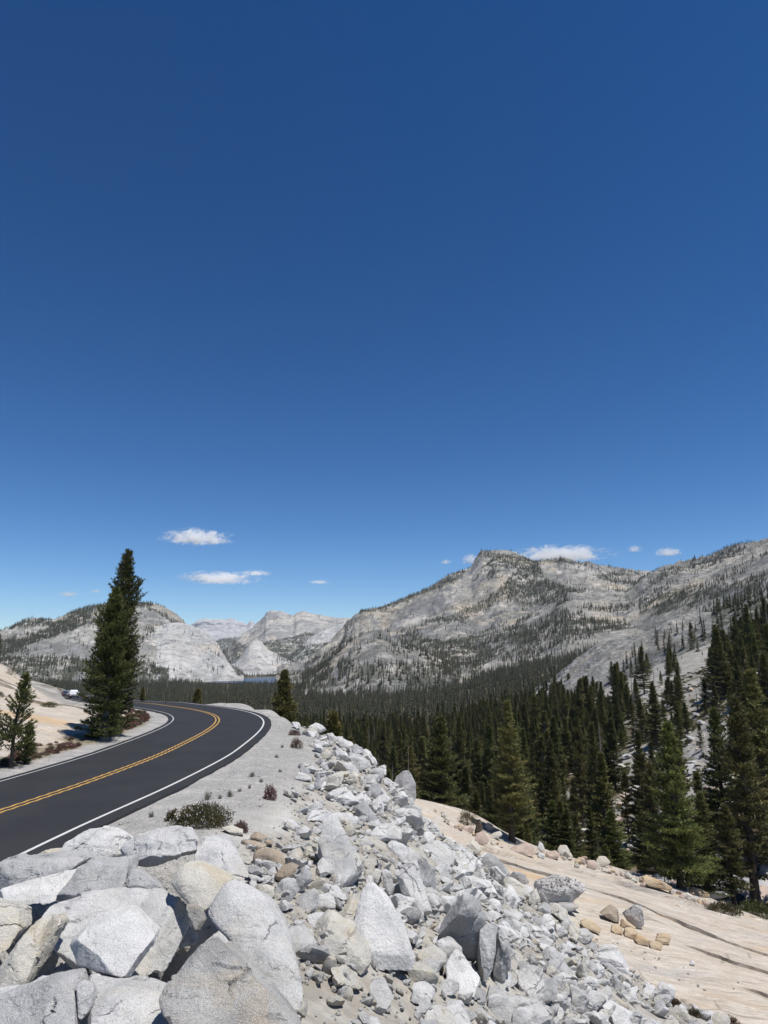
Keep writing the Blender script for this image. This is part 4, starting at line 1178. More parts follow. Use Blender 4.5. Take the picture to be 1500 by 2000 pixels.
def scatter(name, P, S, rotz, idx, protos, kind='stuff', tilt=None, **props):
    coll = bpy.data.collections.new(name + '_kinds')
    for k, me in enumerate(protos):
        coll.objects.link(bpy.data.objects.new('%s_kind_%02d' % (name, k), me))
    me = bpy.data.meshes.new(name)
    me.vertices.add(len(P))
    me.vertices.foreach_set('co', np.asarray(P, np.float32).ravel())
    a = me.attributes.new('inst_scale', 'FLOAT_VECTOR', 'POINT')
    a.data.foreach_set('vector', np.asarray(S, np.float32).ravel())
    a = me.attributes.new('inst_rot', 'FLOAT_VECTOR', 'POINT')
    rot = np.zeros((len(P), 3), np.float32)
    if tilt is not None:
        rot[:, :2] = tilt
    rot[:, 2] = rotz
    a.data.foreach_set('vector', rot.ravel())
    a = me.attributes.new('inst_id', 'INT', 'POINT')
    a.data.foreach_set('value', np.asarray(idx, np.int32))
    o = link(name, me, None, None, kind=kind, **props)
    ng = bpy.data.node_groups.new(name + '_nodes', 'GeometryNodeTree')
    ng.interface.new_socket('Geometry', in_out='INPUT', socket_type='NodeSocketGeometry')
    ng.interface.new_socket('Geometry', in_out='OUTPUT', socket_type='NodeSocketGeometry')
    gi, go = ng.nodes.new('NodeGroupInput'), ng.nodes.new('NodeGroupOutput')
    ip = ng.nodes.new('GeometryNodeInstanceOnPoints')
    ci = ng.nodes.new('GeometryNodeCollectionInfo')
    ci.inputs['Collection'].default_value = coll
    ci.inputs['Separate Children'].default_value = True
    ci.inputs['Reset Children'].default_value = True
    def na(nm, ty):
        n = ng.nodes.new('GeometryNodeInputNamedAttribute')
        n.data_type = ty
        n.inputs['Name'].default_value = nm
        return [s for s in n.outputs if s.enabled and s.name == 'Attribute'][0]
    L = ng.links.new
    L(gi.outputs[0], ip.inputs['Points'])
    L(ci.outputs[0], ip.inputs['Instance'])
    ip.inputs['Pick Instance'].default_value = True
    L(na('inst_id', 'INT'), ip.inputs['Instance Index'])
    L(na('inst_rot', 'FLOAT_VECTOR'), ip.inputs['Rotation'])
    L(na('inst_scale', 'FLOAT_VECTOR'), ip.inputs['Scale'])
    L(ip.outputs[0], go.inputs[0])
    md = o.modifiers.new('scatter', 'NODES')
    md.node_group = ng
    return o

# the valley wood beyond the trees one can pick out
rest = np.where(~is_solo)[0]
near_r = rest[FP[rest, 1] < 650]
far_r = rest[FP[rest, 1] >= 650]
def crown_trunk(tm, cm):
    """one mesh with both materials, for the wood that reads as a mass"""
    me = cm.copy()
    bm = bmesh.new()
    bm.from_mesh(cm)
    nf = len(bm.faces)
    bm.from_mesh(tm)
    bm.faces.ensure_lookup_table()
    for f in bm.faces[nf:]:
        f.material_index = 1
    bm.to_mesh(me)
    bm.free()
    me.materials.append(tm.materials[0])
    return me
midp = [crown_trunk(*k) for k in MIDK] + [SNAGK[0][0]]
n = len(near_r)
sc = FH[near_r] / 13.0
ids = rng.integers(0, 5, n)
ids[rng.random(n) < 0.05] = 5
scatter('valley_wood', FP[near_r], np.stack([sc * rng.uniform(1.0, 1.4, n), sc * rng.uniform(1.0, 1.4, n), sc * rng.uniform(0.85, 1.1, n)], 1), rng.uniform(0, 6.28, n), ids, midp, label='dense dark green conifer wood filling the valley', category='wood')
FARK = [small_conifer('distant_conifer_%d' % k, 200 + k, 13.0, 2.1 + 0.3 * (k % 3), 11, 6) for k in range(4)]

# mountain trees
def mountain_trees():
    P, S = [], []
    for M in MOUNT:
        V, T = M['V'], M['T']
        if M['o'].name == 'far_peaks':
            continue
        nr, nc = T.shape
        A = V[:-1, :-1]
        e1 = V[1:, :-1] - A
        e2 = V[:-1, 1:] - A
        area = np.linalg.norm(np.cross(e1, e2), axis=2)
        area = np.where((T[:-1, :-1] > 0.0) & (T[:-1, :-1] < 1.0), area, 0)
        dist = float(np.mean(V[..., 1]))
        per = {True: 420.0, False: 62.0}[dist > 3600]
        if M['o'].name == 'near_rock_dome':
            per = 85.0
        tot = area.sum()
        n = int(min(tot / per, 160000))
        cs = np.cumsum(area.ravel())
        k = np.searchsorted(cs, rng.uniform(0, cs[-1], n))
        a = rng.random((n, 1))
        b = rng.random((n, 1))
        pts = A.reshape(-1, 3)[k] + e1.reshape(-1, 3)[k] * a + e2.reshape(-1, 3)[k] * b
        u, v = proj(pts)
        d = np.zeros(n)
        for poly, dens in (M['veg'] or []):
            d = np.where(in_poly(u, v, poly), dens, d)
        cl = fbm2(pts[:, 0], pts[:, 1], 90, 4, 130)
        cl2 = fbm2(pts[:, 0], pts[:, 1], 300, 3, 131)
        d = np.where(d < 0.6, d * np.clip(7.0 * (cl + 0.5 * cl2 - 0.06), 0.05, 2.4), d * np.clip(1.0 + 1.2 * cl, 0.35, 1.0))
        keep = (rng.random(n) < d) & (u > -60) & (u < 1560)
        pts = pts[keep]
        P.append(pts)
        S.append(rng.uniform(0.6, 1.35, len(pts)) * (1.35 if dist > 3600 else 1.0) * {'near_rock_dome': 0.8, 'right_ridge': 0.7, 'sharp_peak': 0.85}.get(M['o'].name, 1.0))
    return np.vstack(P), np.concatenate(S)
MP, MS = mountain_trees()
allP = np.vstack([FP[far_r], MP])
allS = np.concatenate([FH[far_r] / 13.0 * 1.15, MS])
n = len(allP)
print('forest', len(near_r), len(far_r), len(MP))
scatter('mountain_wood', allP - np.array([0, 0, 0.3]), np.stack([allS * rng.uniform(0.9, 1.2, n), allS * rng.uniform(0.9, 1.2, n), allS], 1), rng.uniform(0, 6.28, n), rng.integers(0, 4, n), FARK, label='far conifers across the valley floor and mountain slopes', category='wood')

# ------------------------------------------------------------------ rocks
_ICO = {}
def ico(level):
    if level not in _ICO:
        bm = bmesh.new()
        bmesh.ops.create_icosphere(bm, subdivisions=level, radius=1.0)
        V = np.array([v.co[:] for v in bm.verts])
        Fc = np.array([[v.index for v in f.verts] for f in bm.faces])
        bm.free()
        _ICO[level] = (V, Fc)
    return _ICO[level]

def hull_planes(P):
    bm = bmesh.new()
    for p in P:
        bm.verts.new(p)
    bmesh.ops.convex_hull(bm, input=bm.verts[:])
    bm.normal_update()
    c = np.mean(P, 0)
    N, Dd = [], []
    for f in bm.faces:
        n = np.array(f.normal[:])
        d = float(n @ np.array(f.verts[0].co[:]))
        if n @ c > d:
            n, d = -n, -d
        if any(abs(d - d2) < 1e-3 and n @ n2 > 0.9995 for n2, d2 in zip(N, Dd)):
            continue
        N.append(n)
        Dd.append(d)
    bm.free()
    return np.array(N), np.array(Dd)

def rock_mesh(name, P, level=5, seed=0, rough=0.03, soft=0.035, round_=0.0, chips_=6, broken=1.0):
    """stone whose flat faces are those of the hull of P, edges worn, faces broken by fine relief"""
    P = np.asarray(P, float)
    ext = P.max(0) - P.min(0)
    c = (P.max(0) + P.min(0)) / 2 * 0.5 + P.mean(0) * 0.5
    size = float(np.cbrt(np.prod(np.maximum(ext, 0.05))))
    Q = (P - c) / ext
    N, D = hull_planes(Q)
    if soft < 0.05 and chips_:                        # corners knocked off
        rc = np.random.default_rng(seed + 900)
        Nn = rc.normal(0, 1, (chips_, 3))
        if level >= 4:
            Nn[:, 1] = -np.abs(Nn[:, 1]) - 0.2
            Nn[:, 2] += 0.35
        Nn /= np.linalg.norm(Nn, axis=1)[:, None]
        Dn = (Q @ Nn.T).max(0) * rc.uniform(0.72, 0.95, chips_)
        N, D = np.vstack([N, Nn]), np.concatenate([D, Dn])
    soft = soft * 0.16 if soft < 0.05 else soft * 0.6
    U, Fc = ico(level)
    dn = U @ N.T
    with np.errstate(divide='ignore', invalid='ignore'):
        r = np.where(dn > 1e-4, D / dn, 1e3)
    r = np.clip(r, 0, 4)
    k = 1.0 / soft
    rm = r.min(1, keepdims=True)
    rr = rm[:, 0] - np.log(np.exp(-k * (r - rm)).sum(1)) / k
    rr = np.maximum(rr, 0.05)
    if round_:
        rr = lerp(rr, np.mean(rr), round_)
    V = U * rr[:, None] * ext
    n_ = U / ext
    n_ /= np.linalg.norm(n_, axis=1)[:, None]
    s3 = V / size
    d1 = fbm(s3 * 1.7 + seed * 3.1, 4, seed + 5, 0.5)
    d2 = fbm(s3 * 4.5 + seed * 1.7, 5, seed + 15, 0.65, True)
    blk = vnoise(s3 * 2.6 + seed, seed + 33)
    d2 = d2 + 0.9 * (np.floor(blk * 4) / 4 - blk)
    V = V + n_ * (size * rough * (0.9 * d1 + 0.55 * d2))[:, None]
    if level >= 4 and soft < 0.02:
        rd = np.random.default_rng(seed + 71)
        for fr, am in ((1.6, 0.055), (2.7, 0.04), (4.6, 0.022)):
            dr = rd.normal(0, 1, 3)
            dr /= np.linalg.norm(dr)
            tt = s3 @ dr * fr + 0.55 * d1 + 0.12 * d2 + rd.uniform(0, 1)
            V = V - n_ * (broken * size * am * ((tt - np.floor(tt)) ** 1.5) * sstep(-0.25, 0.15, fbm(s3 * 1.3 + fr * 7, 2, seed + 55)))[:, None]
    if level >= 5:
        stp = np.floor((s3 @ np.array([0.35, 0.5, 0.8]) + 0.25 * d1) * 6) / 6 - (s3 @ np.array([0.35, 0.5, 0.8]) + 0.25 * d1)
        V = V + n_ * (size * rough * 0.55 * stp)[:, None]
    me = mesh_np(name, V, Fc, True)
    me.set_sharp_from_angle(angle=math.radians(24 if level > 3 else 30))
    return me, c

ROCK_RECORD = []
def boulder(label, pts, mat, base=None, zb=None, Y0=None, depth=0.8, lean=0.45, ridge=(), level=5, rough=0.03, seed=None, name='boulder', group=None, soft=0.03, broken=0.55):
    """pts: outline in the photograph; the stone gets its own distance, size and thickness from where its foot stands"""
    pts = np.array(pts, float)
    vb = pts[:, 1].max()
    if level == 5 and np.ptp(pts[:, 1]) + np.ptp(pts[:, 0]) > 125:
        level = 6
    ub = pts[pts[:, 1] > vb - 0.25 * (vb - pts[:, 1].min()), 0].mean()
    if base is not None:
        ub, vb0 = base
    else:
        vb0 = vb
    if Y0 is None:
        Y0 = gz(ub, vb0, zb)[1] if zb is not None else hit(ub, vb0)[1]
    mpp = Y0 / F
    hh = (vb - pts[:, 1].min()) * mpp
    W = []
    for u, v in pts:
        W.append(gy(u, v, Y0 + lean * (vb - v) * mpp))
    for u, v, dy in ridge:
        W.append(gy(u, v, Y0 + lean * (vb - v) * mpp + dy))
    W = np.array(W)
    c = W[:len(pts)].mean(0)
    dp = depth * max(0.6 * (pts[:, 0].max() - pts[:, 0].min()) * mpp, 0.6 * hh, 0.15)
    rb = np.random.default_rng(len(ROCK_RECORD) + 77)
    pick = np.sort(rb.permutation(len(pts))[:max(4, len(pts) // 2)])
    back = c + (W[:len(pts)][pick] - c) * np.array([0.85, 1.0, 0.75]) * rb.uniform(0.85, 1.05, (len(pick), 1)) + np.array([0, dp, -0.10 * hh])
    ctr = c + np.array([0, -0.22 * min(dp, 0.8) , 0.0])     # a nose that breaks the front into facets
    nose = ctr + (W[:len(pts)].max(0) - W[:len(pts)].min(0)) * rb.uniform(-0.22, 0.22, 3) * np.array([1, 0, 1])
    allp = np.vstack([W, back] + ([nose[None]] if len(ridge) == 0 else []))
    sd = seed if seed is not None else len(ROCK_RECORD) + 1
    me, cc = rock_mesh(name, allp, level, sd, rough, soft, 0.0, 7 if broken > 0.5 else 4, broken)
    o = link(name, me, mat, None, label=label, category='rock')
    if group:
        o['group'] = group
    o.location = cc
    ROCK_RECORD.append((cc, np.linalg.norm(allp.max(0) - allp.min(0)) * 0.42))
    return o

# the heap of blasted blocks at lower left
boulder('beige speckled block half buried behind the dark-faced block, at the road edge', [(66, 1676), (78, 1664), (100, 1656), (122, 1656), (140, 1668), (135, 1682), (90, 1686)], G_CREAM, zb=0.0, depth=1.2)
boulder('white broken-topped block at the back of the heap, nearest the road line', [(116, 1672), (124, 1648), (136, 1634), (150, 1626), (170, 1620), (238, 1618), (250, 1630), (249, 1655), (240, 1682), (160, 1688), (130, 1684)], G_WHITE, zb=0.1, depth=1.1, lean=0.7, ridge=[(170, 1650, -0.15), (225, 1650, -0.1)])
boulder('two-toned grey and white block overhanging the black gap in the heap', [(232, 1656), (240, 1645), (268, 1630), (300, 1618), (345, 1610), (356, 1618), (385, 1640), (387, 1668), (382, 1676), (345, 1686), (285, 1698), (266, 1696), (248, 1684)], G_PALE, Y0=13.6, depth=1.0, lean=0.6, ridge=[(300, 1640, -0.25), (292, 1690, -0.2), (330, 1660, -0.15)])
boulder('smooth pale slab-sided block right of the two-toned block', [(380, 1634), (425, 1634), (448, 1648), (462, 1662), (480, 1692), (490, 1716), (470, 1722), (420, 1712), (378, 1690)], G_PALE, Y0=13.4, depth=1.3, lean=0.9, ridge=[(440, 1680, -0.1)])
boulder('block with rough dark grey face and pale ledge at the left edge of the heap', [(-30, 1700), (0, 1688), (14, 1676), (30, 1670), (70, 1676), (110, 1684), (152, 1686), (138, 1702), (100, 1722), (70, 1742), (40, 1748), (18, 1744), (-30, 1750)], G_GREY, Y0=12.6, depth=1.2, lean=0.5, rough=0.045)
boulder('pale light-topped ledge block under the dark-faced block at left', [(-20, 1742), (20, 1734), (72, 1730), (120, 1706), (160, 1690), (150, 1740), (98, 1768), (40, 1768), (-20, 1775)], G_WHITE, Y0=12.0, depth=1.0, lean=1.1)
boulder('grey veined block with a white rim, centre back of the heap', [(128, 1730), (150, 1702), (180, 1680), (205, 1672), (240, 1668), (248, 1680), (250, 1706), (244, 1738), (200, 1760), (120, 1770), (95, 1766)], G_GREY, Y0=11.9, depth=1.0, lean=0.8, ridge=[(200, 1715, -0.1)])
boulder('small dark wedge of rock beside the black gap', [(246, 1738), (250, 1700), (262, 1695), (282, 1702), (316, 1736), (300, 1746)], G_GREY, Y0=11.9, depth=0.8, lean=0.6, level=4)
boulder('huge grey slab block carrying the white hero block, middle of the heap', [(50, 1850), (60, 1820), (95, 1770), (150, 1742), (235, 1732), (325, 1734), (352, 1752), (366, 1784), (368, 1812), (352, 1850), (312, 1930), (180, 1912), (90, 1905)], G_PALE, Y0=10.4, depth=0.8, lean=0.95, ridge=[(230, 1800, -0.05)], level=6, rough=0.022)
boulder('bright white angular block lying on top of the heap, one face in shade', [(134, 1850), (138, 1838), (152, 1830), (190, 1785), (245, 1766), (266, 1770), (308, 1820), (305, 1840), (256, 1908), (236, 1914), (205, 1908), (152, 1886)], G_WHITE, Y0=9.35, depth=0.75, lean=0.75, ridge=[(152, 1832, -0.22), (238, 1908, -0.24), (300, 1832, -0.16)], level=6, rough=0.018, soft=0.018, broken=0.22)
boulder('cream rounded block right of the black gap', [(326, 1732), (334, 1705), (348, 1688), (366, 1680), (405, 1686), (440, 1702), (462, 1716), (420, 1768), (395, 1786), (365, 1770), (340, 1742)], G_CREAM, Y0=11.2, depth=1.0, lean=0.8, soft=0.07)
boulder('brownish broken stone wedged between the cream block and the huge slab block', [(362, 1764), (385, 1770), (400, 1800), (385, 1830), (368, 1818)], G_DARK, Y0=10.6, depth=0.9, level=4)
boulder('large rounded grey boulder at the right of the heap', [(394, 1782), (412, 1748), (434, 1716), (462, 1712), (488, 1722), (520, 1744), (545, 1786), (570, 1840), (590, 1905), (599, 1962), (592, 1982), (556, 1984), (515, 1925), (470, 1880), (424, 1828), (398, 1796)], G_PALE, Y0=9.3, depth=0.8, lean=0.75, ridge=[(455, 1760, -0.15), (520, 1830, -0.15)], level=6, rough=0.022, soft=0.06)
boulder('dark rough triangular block at the bottom of the picture', [(412, 1822), (430, 1842), (462, 1872), (492, 1905), (540, 1958), (600, 2030), (605, 2070), (310, 2070), (308, 1950), (330, 1912), (370, 1868)], G_DARK, Y0=7.9, depth=0.7, lean=0.7, ridge=[(420, 1900, -0.05), (320, 1990, -0.1)], level=6, rough=0.035)
boulder('pale block at the bottom edge, centre of the heap', [(148, 1914), (180, 1908), (240, 1912), (275, 1925), (320, 1952), (336, 1968), (340, 2060), (175, 2060), (150, 1990)], G_PALE, Y0=8.2, depth=0.8, lean=0.9, rough=0.03)
boulder('pale block with a dark hollow face in the bottom left corner', [(-40, 1955), (30, 1926), (84, 1918), (98, 1904), (140, 1904), (150, 1918), (150, 1960), (146, 2060), (-40, 2060)], G_GREY, Y0=8.2, depth=0.9, lean=0.8, ridge=[(95, 1920, -0.2), (140, 1970, -0.25)], level=6, rough=0.04)
boulder('pale flat block cut by the left edge, lower of two', [(-60, 1760), (0, 1752), (34, 1776), (36, 1822), (8, 1870), (-60, 1880)], G_CREAM, Y0=10.6, depth=0.9, lean=0.7)
boulder('cream and yellow streaked block left of the huge slab block', [(-10, 1900), (0, 1884), (20, 1846), (48, 1812), (98, 1782), (104, 1800), (60, 1860), (52, 1905), (40, 1944), (-10, 1950)], G_CREAM, Y0=9.6, depth=0.9, lean=0.7)
boulder('small white stone peeping between the blocks at bottom left', [(40, 1948), (62, 1918), (84, 1905), (96, 1912), (80, 1930), (50, 1958)], G_WHITE, Y0=8.9, depth=0.8, level=4)
boulder('small pale block on the left edge at the bottom', [(-30, 1940), (0, 1930), (28, 1928), (34, 1940), (10, 1965), (-30, 1985)], G_PALE, Y0=8.7, depth=0.9, level=4)
boulder('narrow grey stone beside the pale block with the hollow face', [(146, 1920), (165, 1912), (184, 1922), (182, 1960), (164, 2000), (150, 2000)], G_GREY, Y0=8.5, depth=0.7, level=4)
# browned stones behind the heap
boulder('flat pale stone under the flowering bush', [(430, 1616), (446, 1612), (474, 1624), (476, 1634), (455, 1632)], G_CREAM, level=4, depth=1.0)
boulder('brown stone behind the large rounded boulder, upper of the browned stones', [(484, 1634), (498, 1622), (520, 1632), (534, 1650), (516, 1656), (490, 1646)], G_BROWN, level=4, depth=1.1)
boulder('rounded brown boulder overhanging a dark hollow', [(490, 1674), (500, 1660), (530, 1656), (552, 1664), (560, 1686), (552, 1700), (520, 1698), (494, 1686)], G_BROWN, level=5, depth=0.9, soft=0.06)
boulder('small cream cobble left of the brown boulder', [(462, 1668), (472, 1662), (488, 1666), (494, 1678), (488, 1690), (478, 1688)], G_CREAM, level=4, soft=0.08)
boulder('brown earthy stone running down from the brown boulder', [(532, 1716), (548, 1690), (570, 1682), (588, 1690), (572, 1710), (545, 1726)], G_BROWN, level=4)
boulder('flat brown stone between the flowering bush and the brown boulder', [(468, 1640), (492, 1640), (520, 1652), (514, 1664), (480, 1656)], G_BROWN, level=4)
# the run of rubble down the fill
HERO = [
 ('triangular white slab standing on edge over a dark recess, centre of the rubble', [(680, 1868), (686, 1828), (696, 1790), (704, 1745), (716, 1722), (732, 1721), (762, 1752), (792, 1808), (806, 1852), (813, 1880), (806, 1898), (752, 1892), (712, 1882), (690, 1892)], G_WHITE, dict(depth=0.35, lean=0.55, level=6, rough=0.018, soft=0.02, broken=0.25, ridge=[(712, 1862, -0.12), (800, 1866, -0.12)])),
 ('pale leaning slab pressed against the left of the triangular slab', [(652, 1812), (672, 1772), (692, 1742), (706, 1738), (696, 1800), (684, 1836), (668, 1830)], G_CREAM, dict(depth=0.6, lean=0.8)),
 ('tall two-faced standing block, grey left and cream right, upper centre of the rubble', [(616, 1668), (630, 1630), (632, 1602), (642, 1588), (656, 1590), (672, 1630), (678, 1662), (708, 1684), (712, 1716), (694, 1742), (668, 1736), (640, 1706)], G_PALE, dict(depth=0.6, lean=0.7, broken=0.3, ridge=[(676, 1655, -0.1), (676, 1725, -0.1)])),
 ('tall grey boulder with shaded left side on the rubble crest, before the wood', [(770, 1528), (774, 1514), (786, 1505), (798, 1503), (806, 1514), (812, 1528), (814, 1562), (808, 1572), (796, 1570), (782, 1554)], G_GREY, dict(depth=0.9, lean=0.2, ridge=[(794, 1536, -0.3)])),
 ('round dark grey boulder below the tall crest boulder', [(766, 1590), (780, 1576), (804, 1570), (818, 1576), (827, 1592), (824, 1606), (812, 1614), (796, 1616), (778, 1604)], G_GREY, dict(depth=0.9, lean=0.3, soft=0.07)),
 ('great block with a black shaded front, right of the triangular slab', [(856, 1828), (872, 1800), (890, 1772), (904, 1746), (926, 1746), (944, 1764), (950, 1790), (944, 1842), (934, 1892), (912, 1884), (884, 1852)], G_GREY, dict(depth=0.9, lean=-0.12, level=6, broken=0.4, ridge=[(905, 1775, -0.35), (940, 1800, -0.1)])),
 ('upright grey prism beside the great shaded block', [(932, 1880), (936, 1818), (946, 1806), (966, 1800), (973, 1812), (968, 1862), (958, 1905), (940, 1932)], G_PALE, dict(depth=0.8, lean=0.3, broken=0.35)),
 ('block with a shaded square front, right of the grey prism', [(966, 1862), (972, 1822), (984, 1808), (994, 1814), (998, 1846), (999, 1890), (984, 1925), (962, 1905)], G_PALE, dict(depth=0.9, lean=0.05)),
 ('pale pointed block below the great shaded block', [(862, 1902), (876, 1868), (892, 1849), (905, 1862), (926, 1890), (950, 1926), (944, 1950), (900, 1955), (872, 1930)], G_WHITE, dict(depth=0.7, lean=0.8)),
 ('long pale bar of rock spanning a dark hole, above the great shaded block', [(850, 1722), (862, 1716), (890, 1724), (912, 1740), (906, 1748), (882, 1744), (856, 1730)], G_PALE, dict(depth=0.5, lean=0.5)),
 ('tall pale boulder with rounded top between the triangular slab and the long bar', [(770, 1706), (782, 1690), (802, 1678), (814, 1678), (822, 1712), (840, 1764), (848, 1796), (836, 1808), (808, 1792), (786, 1756), (774, 1726)], G_PALE, dict(depth=0.7, lean=0.5, ridge=[(800, 1740, -0.2)])),
 ('narrow dark-sided stone left of the tall rounded boulder', [(744, 1700), (752, 1694), (764, 1702), (772, 1740), (764, 1758), (750, 1738)], G_GREY, dict(depth=0.8, level=4)),
 ('narrow pale stone left of the narrow dark-sided stone', [(724, 1708), (734, 1694), (744, 1698), (746, 1722), (738, 1734), (726, 1722)], G_PALE, dict(depth=0.8, level=4)),
 ('grey tilted block on the right rim of the rubble, above the orange patch', [(940, 1676), (952, 1664), (966, 1668), (998, 1704), (996, 1716), (984, 1722), (960, 1706), (944, 1692)], G_GREY, dict(depth=0.8)),
 ('cream block at the rubble rim beside the orange patch', [(982, 1724), (988, 1710), (1004, 1712), (1030, 1734), (1036, 1748), (1018, 1762), (992, 1748)], G_CREAM, dict(depth=0.9, level=4)),
 ('pointed cream stone leaning at the foot of the lichen boulder', [(1030, 1764), (1038, 1740), (1048, 1734), (1058, 1762), (1046, 1772)], G_CREAM, dict(depth=0.8, level=4)),
 ('grey shaded wedge before the lichen boulder', [(1044, 1778), (1064, 1760), (1072, 1764), (1080, 1786), (1060, 1790)], G_GREY, dict(depth=0.7, level=4)),
 ('white rounded lump low on the rubble rim', [(1056, 1794), (1066, 1784), (1080, 1788), (1086, 1804), (1078, 1816), (1062, 1812)], G_WHITE, dict(depth=0.9, level=4)),
 ('large square block with a shaded left notch, upper rubble', [(690, 1576), (704, 1566), (712, 1562), (732, 1590), (748, 1612), (744, 1620), (716, 1614), (696, 1600)], G_GREY, dict(depth=0.9, ridge=[(700, 1580, -0.15)])),
 ('broad pale boulder high on the rubble, left of the square block', [(636, 1552), (650, 1540), (676, 1536), (694, 1556), (704, 1570), (680, 1580), (652, 1570)], G_WHITE, dict(depth=1.0)),
 ('shaded wedge stone on the upper left rim of the rubble', [(608, 1572), (616, 1562), (630, 1570), (630, 1586), (622, 1590), (606, 1584)], G_PALE, dict(depth=0.9, level=4)),
 ('white long stone on the upper left rim of the rubble', [(570, 1520), (582, 1507), (600, 1512), (612, 1524), (600, 1528), (584, 1524)], G_WHITE, dict(depth=0.9, level=4)),
 ('thin upright shard on the upper rubble', [(612, 1540), (618, 1508), (624, 1510), (628, 1538), (620, 1544)], G_PALE, dict(depth=0.6, level=4, lean=0.2)),
 ('boulder with a black notch on the crest, far end of the rubble', [(672, 1480), (684, 1470), (700, 1470), (722, 1486), (726, 1496), (716, 1506), (696, 1506), (680, 1494)], G_PALE, dict(depth=0.9)),
 ('pale crest boulder right of the notched one', [(722, 1504), (728, 1498), (748, 1500), (752, 1514), (744, 1526), (728, 1520)], G_PALE, dict(depth=0.9, level=4)),
 ('lichen-spotted pink stone on the crest beside the tall grey boulder', [(752, 1512), (762, 1504), (770, 1510), (770, 1524), (758, 1526)], G_PINK, dict(depth=0.9, level=4)),
 ('low white crest boulder at the far bend of the rubble', [(604, 1416), (616, 1410), (630, 1414), (640, 1428), (628, 1434), (610, 1430)], G_WHITE, dict(depth=1.0, level=4)),
 ('double crest boulder above the pinkish shrubs', [(636, 1432), (650, 1430), (656, 1440), (654, 1452), (640, 1452)], G_PALE, dict(depth=1.0, level=4)),
 ('square crest boulder with shaded right end', [(656, 1444), (664, 1440), (688, 1448), (694, 1460), (688, 1470), (666, 1468)], G_WHITE, dict(depth=1.0, level=4)),
 ('crest boulder half way between the square and the notched ones', [(650, 1466), (664, 1462), (680, 1472), (676, 1484), (656, 1482)], G_WHITE, dict(depth=1.0, level=4)),
 ('grey round stone below the crest, left of the tall grey boulder', [(718, 1540), (726, 1530), (742, 1530), (746, 1548), (736, 1558), (722, 1552)], G_GREY, dict(depth=1.0, level=4, soft=0.06)),
 ('shaded pale stone right under the notched crest boulder', [(680, 1516), (690, 1504), (702, 1512), (700, 1526), (688, 1530)], G_CREAM, dict(depth=1.0, level=4)),
 ('broad block with dark underside in the middle of the upper rubble', [(720, 1630), (738, 1612), (764, 1606), (786, 1618), (786, 1640), (768, 1652), (744, 1646)], G_PALE, dict(depth=0.9, lean=0.8)),
 ('white block over a black hole, below the broad dark-bottomed block', [(752, 1650), (764, 1640), (788, 1648), (812, 1664), (806, 1680), (784, 1686), (762, 1672)], G_WHITE, dict(depth=0.8, lean=0.5)),
 ('smooth bluish block right of the white block over the hole', [(810, 1670), (820, 1652), (854, 1640), (884, 1652), (888, 1700), (868, 1708), (836, 1690)], G_PALE, dict(depth=0.9, lean=0.7)),
 ('bright block right of the smooth bluish block', [(886, 1680), (894, 1668), (920, 1664), (938, 1680), (930, 1704), (904, 1706), (890, 1696)], G_WHITE, dict(depth=1.0, lean=0.7)),
 ('cream block on the rubble rim near the brown stump', [(910, 1652), (922, 1638), (934, 1644), (942, 1666), (930, 1674), (916, 1668)], G_CREAM, dict(depth=0.9, level=4)),
 ('chunk with a wide shaded front, left of the triangular slab', [(590, 1768), (598, 1752), (640, 1744), (658, 1752), (656, 1778), (646, 1786), (606, 1784)], G_PALE, dict(depth=0.8, lean=0.35)),
 ('split grey stone pair beside the cream brown stones', [(574, 1740), (578, 1712), (596, 1690), (612, 1708), (610, 1722), (590, 1744)], G_GREY, dict(depth=0.8, lean=0.3)),
 ('cream lump in front of the brown earthy stone', [(500, 1742), (516, 1726), (534, 1734), (536, 1752), (512, 1758)], G_CREAM, dict(depth=1.0, level=4)),
 ('pale slab stone below the split pair', [(594, 1790), (610, 1782), (648, 1788), (652, 1812), (636, 1826), (606, 1812)], G_PALE, dict(depth=0.9, lean=0.7)),
 ('low pale stone with dark underside at bottom centre', [(574, 1824), (590, 1814), (610, 1818), (612, 1830), (590, 1834)], G_WHITE, dict(depth=0.9, level=4)),
 ('angular stone with a shaded face on the dusty gully', [(606, 1862), (618, 1848), (630, 1856), (634, 1868), (616, 1876)], G_PALE, dict(depth=0.9, level=4)),
 ('pale chunk with gold stain right of the triangular slab', [(812, 1884), (818, 1856), (850, 1846), (872, 1862), (876, 1880), (858, 1900), (830, 1904)], G_CREAM, dict(depth=0.9, lean=0.6)),
 ('triangle of grey stone under the dark recess', [(800, 1958), (806, 1928), (814, 1920), (836, 1952), (820, 1966)], G_WHITE, dict(depth=0.8, level=4)),
 ('large pale slab at the bottom centre of the picture', [(812, 1980), (828, 1962), (856, 1958), (888, 1984), (910, 2030), (820, 2040)], G_PALE, dict(depth=0.8, lean=0.9)),
 ('block in the gully below the dark recess', [(716, 1930), (730, 1908), (752, 1912), (770, 1948), (756, 1974), (724, 1966)], G_PALE, dict(depth=0.8, lean=0.8)),
 ('grey slab below the grey prism at bottom', [(946, 1960), (958, 1924), (980, 1930), (1004, 1962), (1012, 2000), (976, 2010)], G_GREY, dict(depth=0.8, lean=0.6)),
 ('white block below the square-fronted block', [(960, 1912), (976, 1896), (1000, 1902), (998, 1930), (980, 1938)], G_WHITE, dict(depth=0.9, level=4)),
 ('big pale block low on the right of the rubble, nose over the slab', [(1162, 1868), (1178, 1860), (1214, 1858), (1228, 1872), (1236, 1898), (1230, 1916), (1204, 1908), (1184, 1890)], G_WHITE, dict(depth=0.8, lean=0.4)),
